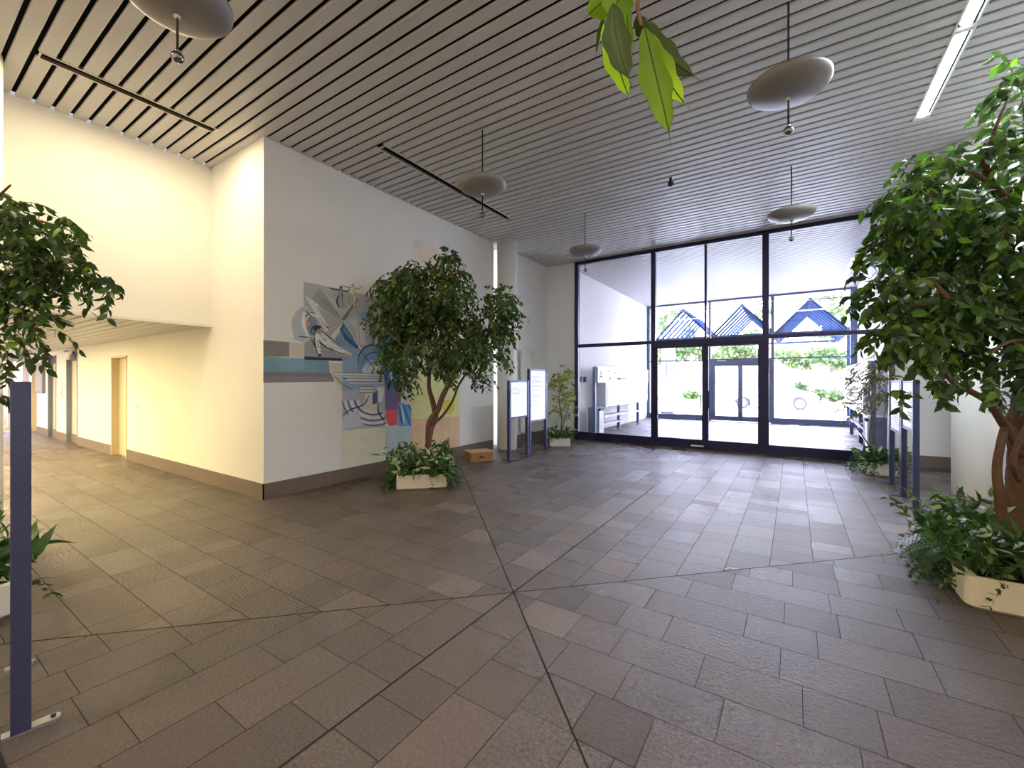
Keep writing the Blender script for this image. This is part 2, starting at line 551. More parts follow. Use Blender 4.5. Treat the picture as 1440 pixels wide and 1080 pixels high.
mb = MB()
mb.box((XF - 0.15, YS - 0.15, 0), (XR + 0.3, YS, H + 0.1), M['wall'])
mb.box((XF - 0.15, YS, 0), (XF, -1.6, LOW), M['wall'])
mb.box((XE, -1.75, 0), (XF - 0.15, -1.6, LOW + 0.1), M['wall'])
structure(mb, 'wall_back', 'white wall behind the viewer closing the lobby', 'wall')

mb = MB()
mb.box((VL - 0.25, YG + 0.2, 0), (VL, YE, H + 0.1), M['wall'])
structure(mb, 'wall_vestibule_left', 'white wall of the vestibule behind the mailboxes', 'wall')
mb = MB()
mb.box((VR, YG + 0.2, 0), (VR + 0.25, YE, H + 0.1), M['wall'])
structure(mb, 'wall_vestibule_right', 'white wall on the right side of the vestibule', 'wall')

# skirting
mb = MB()
BH = 0.2
xs = XE
for (a, b, *_r) in openings:
    mb.box((xs, YC - 0.014, 0), (a, YC - 0.001, BH), M['base']); xs = b
mb.box((xs, YC - 0.014, 0), (XL + 0.014, YC - 0.001, BH), M['base'])
structure(mb, 'baseboard_corridor', 'brown stone skirting along the corridor wall', 'skirting')
mb = MB()
mb.box((XL + 0.001, YC - 0.014, 0), (XL + 0.014, 7.72, BH), M['base'])
mb.box((XL + 0.001, 8.22, 0), (XL + 0.014, YG - 0.001, BH), M['base'])
structure(mb, 'baseboard_left', 'brown stone skirting under the mural wall', 'skirting')
mb = MB()
mb.box((XL + 0.014, YG - 0.014, 0), (-4.79, YG - 0.001, BH), M['base'])
mb.box((1.52, YG - 0.014, 0), (XR, YG - 0.001, BH), M['base'])
structure(mb, 'baseboard_front', 'brown stone skirting beside the lobby glass front', 'skirting')
mb = MB()
mb.box((XR - 0.014, YS, 0), (XR - 0.001, 7.72, BH), M['base'])
structure(mb, 'baseboard_right', 'brown stone skirting along the right wall', 'skirting')

# round columns
def column(x, y, label):
    mb = MB()
    mb.lathe([(0.215, 0.0), (0.22, 0.01), (0.22, H + 0.02)], M['wall'], (x, y, 0), 48)
    o = mb.build('column')
    return tag(o, label, 'column', kind='structure')
column(-5.34, 7.90, 'round white column beside the end of the mural wall')
column(-6.42, 0.53, 'round white column at the left edge behind the ficus branches')
column(1.95, 7.90, 'round white column behind the big ficus tree')

# ------------------------------------------------------------------ corridor doors
door_labels = ['narrow cream doorway at the far end of the corridor, beside the grey panel',
               'lift entrance with a blue grey jamb, farther of the two',
               'lift entrance with a blue grey jamb and a white triangle above it',
               'beige service door, nearest doorway to the mural corner']
for i, ((a, b, h, jm, dm), lab) in enumerate(zip(openings, door_labels)):
    r = empty('door_%d' % (i + 3), ((a + b) / 2, YC, 0))
    w = (b - a) / 2
    mb = MB()
    j = 0.03
    jamb = M[jm]
    mb.box((-w, -0.012, 0), (-w + j, 0.15, h), jamb); mb.box((w - j, -0.012, 0), (w, 0.15, h), jamb)
    mb.box((-w, -0.012, h - j), (w, 0.15, h), jamb)
    mb.build('door_frame', r)
    d = 0.10 if jm == 'teal' else 0.13
    leaf = MB(); leaf.box((-w + j, d - 0.02, 0.008), (w - j, d + 0.03, h - j), M[dm])
    lf = leaf.build('door_leaf', r)
    if jm == 'teal':
        s = MB(); s.box((-w + j, d - 0.035, 0.0), (w - j, d - 0.021, 0.2), M['base']); s.build('kick_plate', lf)
        s = MB(); s.box((-w + j, d - 0.07, h - 0.20), (w - j, d - 0.022, h - j), M['darkmetal']); s.build('header', r)
    else:
        s = MB(); s.tube([(w - 0.12, d - 0.02, 1.02), (w - 0.12, d - 0.07, 1.02), (w - 0.22, d - 0.07, 1.02)], 0.009, M['chrome'])
        s.build('door_handle', lf)
    tag(r, lab, 'door', kind='structure')

# call button plate, notice panel, triangle lamp
mb = MB()
mb.box((-15.68, YC - 0.014, 1.02), (-15.54, YC, 1.38), M['aluminium'])
o = mb.build('call_button_plate', bevel=0.004)
s = MB(); s.lathe([(0.02, 0), (0.02, 0.006)], M['darkmetal'], (0, 0, 0), 16)
b = s.build('button', o); b.location = (-15.61, YC - 0.014, 1.22); b.rotation_euler = (math.radians(90), 0, 0)
tag(o, 'slim metal call button plate on the cream wall between the lift entrances', 'button plate')
mb = MB(); mb.box((-18.3, YC - 0.062, 1.17), (-17.4, YC - 0.001, 2.03), M['purplegrey'])
o = mb.build('notice_cabinet', bevel=0.006)
s = MB(); s.box((-18.24, YC - 0.066, 1.23), (-17.46, YC - 0.0605, 1.97), M['inkgrey']); s.build('panel', o)
tag(o, 'grey purple notice cabinet on the corridor wall left of the lift entrances', 'notice cabinet')
mb = MB()
mb.prism([(-14.95, 2.25), (-14.25, 2.25), (-14.6, 2.02)], 1, YC - 0.10, YC - 0.06, M['white'])
mb.box((-14.85, YC - 0.10, 2.22), (-14.35, YC, 2.26), M['white'])
o = mb.build('lift_indicator')
tag(o, 'white downward triangle indicator above the nearer lift entrance', 'indicator')
mb = MB(); mb.box((-10.2, YC - 0.012, 1.0), (-10.12, YC, 1.08), M['whitepaint'])
o = mb.build('light_switch', bevel=0.003)
tag(o, 'small white light switch right of the beige service door', 'switch')

# glazed end door of the corridor
r = empty('door_7', (XE, 1.9, 0))
mb = MB()
Y0, Y1 = -1.6, YC
mb.box((-0.05, YC - 0.07 - 1.9, 0), (0.03, YC - 1.9, LOW), M['doorwhite'])
mb.box((-0.05, Y0 - 1.9, 2.2), (0.03, YC - 0.07 - 1.9, LOW), M['doorwhite'])
mb.build('door_frame', r)
yy = YC - 0.07
while yy > -1.5:
    a = yy - 0.30 if yy > 2.5 else yy - 0.72
    mb = MB()
    a0, b0 = a - 1.9, yy - 1.9
    mb.box((-0.03, a0, 0.02), (0.02, a0 + 0.055, 2.2), M['doorwhite']); mb.box((-0.03, b0 - 0.055, 0.02), (0.02, b0, 2.2), M['doorwhite'])
    mb.box((-0.03, a0 + 0.055, 0.02), (0.02, b0 - 0.055, 0.16), M['doorwhite']); mb.box((-0.03, a0 + 0.055, 2.1), (0.02, b0 - 0.055, 2.2), M['doorwhite'])
    lf = mb.build('door_leaf', r)
    g = MB(); g.box((-0.008, a0 + 0.055, 0.16), (0.0, b0 - 0.055, 2.1), M['glass']); g.build('pane', lf)
    s = MB(); s.tube([(0.02, a0 + 0.03, 0.95), (0.06, a0 + 0.03, 0.97), (0.06, a0 + 0.03, 1.15), (0.02, a0 + 0.03, 1.17)], 0.008, M['chrome']); s.build('handle', lf)
    yy = a
tag(r, 'glazed double door in an off white frame closing the far end of the corridor', 'door', kind='structure')
mb = MB()
mb.box((XE - 1.5, -1.6, 0), (XE - 1.4, YC + 0.1, LOW + 0.2), mat('brown_room_beyond', (0.20, 0.12, 0.07), 0.8, var=0.5, vscale=3))
mb.box((XE - 1.5, -1.6, -0.05), (XE - 0.2, YC + 0.1, -0.004), M['tile'])
structure(mb, 'wall_beyond_end_door', 'brown wall seen through the glazed end door', 'wall')

# ------------------------------------------------------------------ lobby glass front
def bars(spec, m, name, parent, y0, y1, bevel=0.0):
    mb = MB()
    for (x0, x1, z0, z1) in spec:
        mb.box((x0, y0, z0), (x1, y1, z1), m)
    return mb.build(name, parent)

r = empty('window_1', (0, YG, 0))
bars([(-4.78, -4.68, 0, H)], M['frame'], 'jamb', r, -0.04, 0.06)
bars([(1.43, 1.51, 0, H)], M['frame'], 'jamb', r, -0.04, 0.06)
bars([(-2.815, -2.72, 0, H - 0.08)], M['frame'], 'mullion', r, -0.045, 0.065)
bars([(-0.55, -0.435, 0, H - 0.08)], M['frame'], 'mullion', r, -0.045, 0.065)
bars([(-1.655, -1.612, 2.45, H - 0.08)], M['frame'], 'mullion', r, -0.03, 0.05)
bars([(-4.68, 1.43, H - 0.085, H)], M['frame'], 'head_rail', r, -0.04, 0.06)
bars([(-4.68, -2.815, 2.38, 2.46)], M['frame'], 'transom', r, -0.035, 0.055)
bars([(-0.435, 1.43, 2.38, 2.46)], M['frame'], 'transom', r, -0.035, 0.055)
bars([(-2.72, -0.55, 2.33, 2.45)], M['frame'], 'transom', r, -0.06, 0.07)
bars([(-4.68, -2.815, 0, 0.2)], M['frame'], 'bottom_rail', r, -0.04, 0.06)
bars([(-0.435, 1.43, 0, 0.2)], M['frame'], 'bottom_rail', r, -0.04, 0.06)
for (x0, x1, z0, z1) in [(-4.68, -2.815, 0.2, 2.38), (-4.68, -2.815, 2.46, H - 0.085), (-2.72, -1.655, 2.45, H - 0.085), (-1.612, -0.55, 2.45, H - 0.085), (-0.435, 1.43, 0.2, 2.38), (-0.435, 1.43, 2.46, H - 0.085)]:
    bars([(x0, x1, z0, z1)], M['glass'], 'pane', r, 0.0, 0.008)
tag(r, 'tall dark blue framed glass front of the lobby around the double door', 'window', kind='structure')

r = empty('door_1', (0, YG, 0))
for (x0, x1, hx) in ((-2.72, -1.640, -1.72), (-1.640, -0.55, -1.56)):
    sl = 0.055 if x0 < -2 else 0.075
    mb = MB()
    L0, L1 = (x0, x0 + (0.055 if x0 < -2 else 0.065)), (x1 - (0.065 if x0 < -2 else 0.08), x1)
    mb.box((L0[0], -0.035, 0.018), (L0[1], 0.025, 2.33), M['frame']); mb.box((L1[0], -0.035, 0.018), (L1[1], 0.025, 2.33), M['frame'])
    mb.box((L0[1], -0.035, 0.018), (L1[0], 0.025, 0.21), M['frame']); mb.box((L0[1], -0.035, 2.27), (L1[0], 0.025, 2.33), M['frame'])
    lf = mb.build('door_leaf', r)
    g = MB(); g.box((L0[1], -0.008, 0.21), (L1[0], 0.0, 2.27), M['glass']); g.build('pane', lf)
    hh = MB(); hh.tube([(hx, -0.035, 0.9), (hx, -0.085, 0.92), (hx, -0.085, 1.28), (hx, -0.035, 1.30)], 0.011, M['darkmetal']); hh.build('door_handle', lf)
mb = MB(); mb.box((-2.72, -0.04, 0), (-0.55, 0.06, 0.018), M['darkmetal']); mb.build('threshold', r)
mb = MB(); mb.box((-1.93, -0.0405, 0.055), (-1.67, -0.036, 0.085), M['white']); mb.build('door_sticker', r)
mb = MB(); mb.lathe([(0.013, 0), (0.013, 0.008)], M['chrome'], (0, 0, 0), 14)
o = mb.build('floor_bolt', r); o.location = (-2.77, -0.05, 0.06); o.rotation_euler = (math.radians(90), 0, 0)
tag(r, 'dark blue framed glass double door in the lobby glass front', 'door', kind='structure')

# ------------------------------------------------------------------ outer glass front
r = empty('window_2', (0, YE, 0))
bars([(-5.10, -4.99, 0, H)], M['frame2'], 'jamb', r, -0.06, 0.12)
bars([(1.55, 1.72, 0, H)], M['frame2'], 'jamb', r, -0.06, 0.12)
bars([(-2.75, -2.68, 0, H)], M['frame2'], 'mullion', r, -0.05, 0.06)
bars([(-0.70, -0.60, 0, H)], M['frame2'], 'mullion', r, -0.05, 0.06)
bars([(-4.99, -2.75, 2.30, 2.35), (-0.60, 1.55, 2.30, 2.35)], M['frame2'], 'transom', r, -0.03, 0.04)
bars([(-4.99, 1.55, 4.30, 4.33)], M['frame2'], 'glazing_bar', r, -0.02, 0.03)
bars([(-4.99, 1.55, H - 0.06, H)], M['frame2'], 'head_rail', r, -0.04, 0.06)
bars([(-4.99, -2.75, 0.0, 0.2)], M['frame2'], 'bottom_rail', r, -0.05, 0.06)
bars([(-0.60, 1.55, 0.0, 0.2)], M['frame2'], 'bottom_rail', r, -0.05, 0.06)
bars([(-2.68, -0.70, 2.14, 2.36)], M['frame2'], 'door_head', r, -0.07, 0.08)
for (x0, x1, z0, z1) in [(-4.99, -2.75, 0.2, 2.30), (-4.99, -2.75, 2.35, 4.55), (-2.68, -0.70, 2.36, 4.55), (-0.60, 1.55, 0.2, 2.30), (-0.60, 1.55, 2.35, 4.55)]:
    bars([(x0, x1, z0, z1)], M['glass'], 'pane', r, 0.0, 0.008)
s = MB(); s.box((-2.45, -0.074, 2.27), (-2.15, -0.0705, 2.31), M['white']); s.build('door_head_label', r)
tag(r, 'blue grey framed outer glass front behind the vestibule', 'window', kind='structure')

r = empty('door_2', (0, YE, 0))
for (x0, x1, q) in ((-2.68, -1.69, 1), (-1.69, -0.70, -1)):
    mb = MB(); f = 0.16 if q > 0 else 0.09
    f2 = 0.06 if q > 0 else 0.14
    mb.box((x0, -0.04, 0.02), (x0 + f, 0.02, 2.14), M['frame2']); mb.box((x1 - f2, -0.04, 0.02), (x1, 0.02, 2.14), M['frame2'])
    mb.box((x0 + f, -0.04, 0.02), (x1 - f2, 0.02, 0.2), M['frame2']); mb.box((x0 + f, -0.04, 2.08), (x1 - f2, 0.02, 2.14), M['frame2'])
    lf = mb.build('door_leaf', r)
    g = MB(); g.box((x0 + f, -0.012, 0.2), (x1 - f2, -0.004, 2.08), M['glass']); g.build('pane', lf)
    hx = -1.72 if q > 0 else -1.66
    hh = MB()
    hh.tube(smooth_path([(hx, -0.04, 0.75), (hx - q * 0.25, -0.09, 0.85), (hx - q * 0.38, -0.09, 1.10), (hx - q * 0.30, -0.09, 1.24), (hx - q * 0.06, -0.09, 1.2), (hx, -0.04, 1.12)]), 0.012, M['frame2'])
    hh.build('door_handle', lf)
tag(r, 'blue grey framed outer double door leading to the street', 'door', kind='structure')

# ------------------------------------------------------------------ recessed ceiling troughs
def trough(x0, x1, y0, y1, label, lit, group):
    r = empty('ceiling_light', ((x0 + x1) / 2, (y0 + y1) / 2, H))
    w = (x1 - x0) / 2; l = (y1 - y0) / 2
    mb = MB()
    mb.box((-w - 0.012, -l - 0.012, -0.006), (-w + 0.004, l + 0.012, 0.0), M['whitepaint']); mb.box((w - 0.004, -l - 0.012, -0.006), (w + 0.012, l + 0.012, 0.0), M['whitepaint'])
    mb.box((-w, -l - 0.012, -0.006), (w, -l + 0.004, 0), M['whitepaint']); mb.box((-w, l - 0.004, -0.006), (w, l + 0.012, 0), M['whitepaint'])
    mb.build('rim', r)
    mb = MB()
    rf = M['brownrefl'] if lit == 'warm' else M['aluminium']
    mb.box((-w, -l, 0.0), (-w + 0.004, l, 0.08), rf); mb.box((w - 0.004, -l, 0.0), (w, l, 0.08), rf)
    mb.box((-w, -l, 0.08), (w, l, 0.09), rf)
    mb.box((-w, -l, 0), (w, -l + 0.004, 0.08), rf); mb.box((-w, l - 0.004, 0), (w, l, 0.08), rf)
    mb.build('reflector', r)
    if lit == 'tube':
        half = l / 2
        for c in (-half, half):
            mb = MB()
            mb.tube([(0, c - half + 0.05, 0.035), (0, c + half - 0.05, 0.035)], w * 0.72, M['lamp_cool'], 12)
            mb.build('tube', r)
            mb = MB(); mb.box((-w + 0.004, c - half, 0.0), (w - 0.004, c - half + 0.05, 0.07), M['whitepaint']); mb.build('lamp_holder', r)
        mb = MB(); mb.box((-w + 0.004, l - 0.05, 0.0), (w - 0.004, l - 0.004, 0.07), M['whitepaint']); mb.build('lamp_holder', r)
    elif lit == 'warm':
        mb = MB(); mb.tube([(w * 0.5, -l + 0.04, 0.062), (w * 0.5, l - 0.04, 0.062)], 0.010, M['lamp_warm'], 10)
        mb.build('tube', r)
    else:
        mb = MB(); mb.tube([(0, -l + 0.04, 0.06), (0, l - 0.04, 0.06)], 0.012, M['whitepaint'], 10)
        mb.build('tube', r)
    return tag(r, label, 'ceiling light', group)
G = 'recessed ceiling light channels'
trough(*TROUGHS[0], 'recessed light channel in the warm lit ceiling over the corridor mouth', 'warm', G)
trough(*TROUGHS[1], 'long unlit recessed light channel in the ceiling beside the mural wall', 'off', G)
trough(*TROUGHS[2], 'bright white recessed light channel at the upper right of the ceiling', 'tube', G)

def area(name, loc, sx, sy, power, col, rot=(0, 0, 0)):
    d = bpy.data.lights.new(name, 'AREA')
    d.shape = 'RECTANGLE'; d.size = sx; d.size_y = sy; d.energy = power; d.color = col
    o = bpy.data.objects.new(name, d); C.objects.link(o)
    o.location = loc; o.rotation_euler = rot
    return o
area('ceiling_channel_lamp', (-5.975, 1.66, H - 0.012), 0.03, 1.35, 27, (1.0, 0.81, 0.50))

area('ceiling_channel_lamp', (1.255, 5.36, H - 0.012), 0.09, 2.9, 90, (0.82, 0.92, 1.0))

# corridor ceiling lamps, in the part of the low ceiling left of the picture, and fill lamps added behind the viewer to brighten the lobby
def ceiling_panel(x, y, z, sx, sy, power, col, label):
    mb = MB(); mb.box((x - sx / 2 - 0.03, y - sy / 2 - 0.03, z - 0.03), (x + sx / 2 + 0.03, y + sy / 2 + 0.03, z), M['whitepaint'])
    o = mb.build('ceiling_lamp_or_fill', bevel=0.004)
    tag(o, label, 'ceiling lamp')
    a = area('ceiling_lamp_or_fill_light', (x, y, z - 0.035), sx, sy, power, col)
    return o
for x, w in ((-8.4, 52), (-11.2, 110), (-14.0, 100), (-17.0, 80)):
    ceiling_panel(x, 0.35, LOW, 0.5, 0.25, w, (1.0, 0.82, 0.38), 'ceiling lamp of the corridor, %s' % {-8.4: 'nearest the lobby', -11.2: 'in front of the service door', -14.0: 'in front of the nearer lift', -17.0: 'nearest the end door'}[x])
ceiling_panel(-4.2, -1.9, H, 1.2, 0.3, 66, (1.0, 0.80, 0.54), 'added ceiling fill lamp behind the viewer on the left')
ceiling_panel(0.6, -1.9, H, 1.2, 0.3, 66, (1.0, 0.80, 0.54), 'added ceiling fill lamp behind the viewer on the right')

# ------------------------------------------------------------------ pendants: rod, convex disc, chrome ball
def pendant():
    r = empty('pendant_lamp', (0, 0, 0))
    mb = MB(); mb.tube([(0, 0, H), (0, 0, 3.60)], 0.0075, M['darkmetal'], 8); mb.build('rod', r)
    mb = MB()
    R = 0.30; n = 14
    prof = [(0.001, 3.825)]
    for k in range(1, n + 1):
        a = k / n
        prof.append((R * math.sin(a * math.pi / 2), 3.825 + 0.105 * (1 - math.cos(a * math.pi / 2))))
    prof += [(R, 3.945), (R - 0.02, 3.955), (R * 0.5, 3.965), (0.02, 3.97)]
    mb.lathe(prof, M['disc'], (0, 0, 0), 48); mb.build('disc', r)
    mb = MB(); mb.lathe([(0.02, 3.822), (0.02, 3.812), (0.012, 3.805)], M['whitepaint'], (0, 0, 0), 16); mb.build('collar', r)
    mb = MB(); mb.lathe([(0.036 * math.sin(math.pi * k / 12) + 0.0001, 3.56 - 0.036 * math.cos(math.pi * k / 12)) for k in range(13)], M['darkchrome'], (0, 0, 0), 24)
    mb.build('ball', r)
    mb = MB(); mb.lathe([(0.014, 3.605), (0.014, 3.59)], M['chrome'], (0, 0, 0), 14); mb.build('cap', r)
    return r
spots = [(-3.27, 1.10, 'disc pendant lamp cut off at the top left, above the corridor mouth'),
         (-3.22, 4.22, 'disc pendant lamp hanging beside the long unlit ceiling channel, before the mural wall'),
         (-3.23, 7.36, 'disc pendant lamp hanging farthest away, before the left panes of the glass front'),
         (-0.04, 4.18, 'disc pendant lamp hanging near the lit ceiling channel at the upper right'),
         (-0.034, 7.39, 'disc pendant lamp hanging closest before the right part of the glass front')]
p0 = pendant()
for i, (x, y, lab) in enumerate(spots):
    o = p0 if i == 0 else copy_tree(p0)
    o.location = (x, y, 0)
    tag(o, lab, 'pendant lamp', 'disc pendant lamps')

mb = MB()
mb.lathe([(0.02, 0), (0.02, -0.05), (0.012, -0.06)], M['darkmetal'], (-1.576, 6.79, H), 16)
o = mb.build('ceiling_sensor')
s = MB(); s.lathe([(0.045 * math.sin(math.pi * k / 10) + 0.0001, -0.09 + 0.045 * math.cos(math.pi * k / 10)) for k in range(11)], M['darkmetal'], (-1.576, 6.79, H), 20)
s.build('ball', o)
tag(o, 'small black ball shaped sensor under the middle of the ceiling', 'sensor')

# ------------------------------------------------------------------ sign stands
def sign_stand(y0, y1, x, top, bottom, label, lines, group=None, face=1):
    """Posts at y0 and y1 on the line x, the panel faces +x when face is 1."""
    r = empty('sign_stand', (x, (y0 + y1) / 2, 0))
    h = (y1 - y0) / 2
    for s in (-1, 1):
        mb = MB(); mb.box((-0.03, s * h - 0.03, 0.008), (0.03, s * h + 0.03, top), M['sign'])
        p = mb.build('post', r, bevel=0.004)
        mb = MB(); mb.box((-0.13, s * h - 0.03, 0), (0.13, s * h + 0.03, 0.012), M['sign'])
        ft = mb.build('foot_plate', p, bevel=0.003)
    mb = MB()
    mb.box((-0.02, -h + 0.03, top - 0.035), (0.02, h - 0.03, top), M['sign']); mb.build('rail', r)
    mb = MB(); mb.box((-0.02, -h + 0.03, bottom), (0.02, h - 0.03, bottom + 0.035), M['sign']); mb.build('rail', r)
    mb = MB(); mb.box((-0.012, -h + 0.03, bottom + 0.035), (0.012, h - 0.03, top - 0.035), M['sign_face'])
    b = mb.build('panel', r)
    mb = MB()
    rnd = random.Random(lines)
    xf = 0.0125 * face
    z = top - 0.16
    for k in range(lines):
        a = -h + 0.1; w = rnd.uniform(0.4, 1.0) * (2 * h - 0.25)
        t = a
        while t < a + w:
            q = rnd.uniform(0.03, 0.09)
            mb.box((xf, t, z), (xf + 0.0008 * face, min(t + q, h - 0.08), z + 0.012), M['inkgrey']); t += q + 0.015
        z -= rnd.choice((0.035, 0.035, 0.09))
        if z < bottom + 0.1: break
    mb.build('lettering', b)
    return tag(r, label, 'sign stand', group)
sign_stand(6.80, 7.46, -4.55, 1.52, 0.78, 'lower white sign panel on blue posts, beside the brown box and left column', 4)
sign_stand(7.54, 8.24, -4.55, 1.76, 0.66, 'taller white sign panel on blue posts, beside the small yellow green tree', 12)
sign_stand(6.80, 7.46, 1.19, 1.52, 0.90, 'white sign panel on dark blue posts nearest the big ficus, seen nearly edge on', 9, face=-1)
sign_stand(7.47 + 0.07, 8.29, 1.19, 1.52, 0.80, 'white sign panel on dark blue posts nearest the small sparse tree', 14, face=-1)

# foreground stand at the left edge, panel seen edge on
r = empty('sign_stand', (-2.76 - 0.29 * math.cos(math.radians(7.6)), 0.372 + 0.29 * math.sin(math.radians(7.6)), 0), math.radians(-7.6))
for sx in (-0.35, 0.29):
    mb = MB(); mb.box((sx - 0.03, -0.03, 0.012), (sx + 0.03, 0.03, 1.5), M['sign'])
    p = mb.build('post', r, bevel=0.004)
    pe = 0.118 if sx > 0 else 0.05
    mb = MB(); mb.prism([(sx - 0.022, -0.055), (sx + 0.022, -0.055), (sx + 0.026, pe - 0.018), (sx + 0.012, pe), (sx - 0.012, pe), (sx - 0.026, pe - 0.018)], 2, 0, 0.014, M['aluminium'])
    ft = mb.build('foot_plate', p)
    mb = MB(); mb.lathe([(0.009, 0.014), (0.009, 0.022), (0.004, 0.024)], M['darkmetal'], (sx, pe - 0.023, 0), 10); mb.build('bolt', ft)
mb = MB(); mb.box((-0.32, -0.02, 1.465), (0.26, 0.02, 1.5), M['sign']); mb.build('rail', r)
mb = MB(); mb.box((-0.32, -0.02, 0.8), (0.26, 0.02, 0.835), M['sign']); mb.build('rail', r)
mb = MB(); mb.box((-0.32, -0.012, 0.835), (0.26, 0.012, 1.465), M['white']); mb.build('panel', r)
tag(r, 'violet blue sign post on a bolted foot plate at the left edge in the foreground', 'sign stand')

mb = MB(); mb.box((-3.3, -0.85, 0.001), (-2.47, 0.305, 0.012), M['mat_black'])
o = mb.build('door_mat', bevel=0.004)
tag(o, 'black mat on the floor at the lower left corner beside the foot plate', 'mat')

# ------------------------------------------------------------------ brown box and radiator
r = empty('cardboard_box', (-5.03, 6.47, 0), math.radians(58))
mb = MB(); mb.box((-0.22, -0.17, 0), (0.22, 0.17, 0.17), M['box']); mb.build('body', r, bevel=0.004)
mb = MB(); mb.box((-0.23, -0.18, 0.17), (0.23, 0.18, 0.185), M['tape']); mb.build('lid', r, bevel=0.003)
mb = MB(); mb.box((-0.05, -0.1715, 0.07), (0.05, -0.1702, 0.10), M['ink']); mb.build('grip_hole', r)
mb = MB(); mb.box((0.2202, -0.05, 0.07), (0.2215, 0.05, 0.10), M['ink']); mb.build('grip_hole', r)
tag(r, 'brown cardboard box on the floor against the skirting behind the potted ficus', 'box')

r = empty('radiator', (XL, 9.08, 0))
for k in range(8):
    mb = MB(); mb.box((0.05, -0.28 + k * 0.07, 0.26), (0.12, -0.28 + k * 0.07 + 0.062, 2.28), M['radiator']); mb.build('radiator_fin', r, bevel=0.012)
for (ya, za) in ((-0.2, 2.0), (0.15, 2.0), (-0.2, 0.5), (0.15, 0.5)):
    mb = MB(); mb.box((0.005, ya, za), (0.05, ya + 0.05, za + 0.05), M['whitepaint']); mb.build('bracket', r)
mb = MB(); mb.tube([(0.085, -0.24, 0.26), (0.085, -0.24, 0.0)], 0.012, M['darkmetal']); mb.build('pipe', r)
mb = MB(); mb.tube([(0.085, 0.24, 0.26), (0.085, 0.24, 0.0)], 0.012, M['darkmetal']); mb.build('pipe', r)
tag(r, 'tall narrow cream radiator on the white wall behind the taller sign', 'radiator')

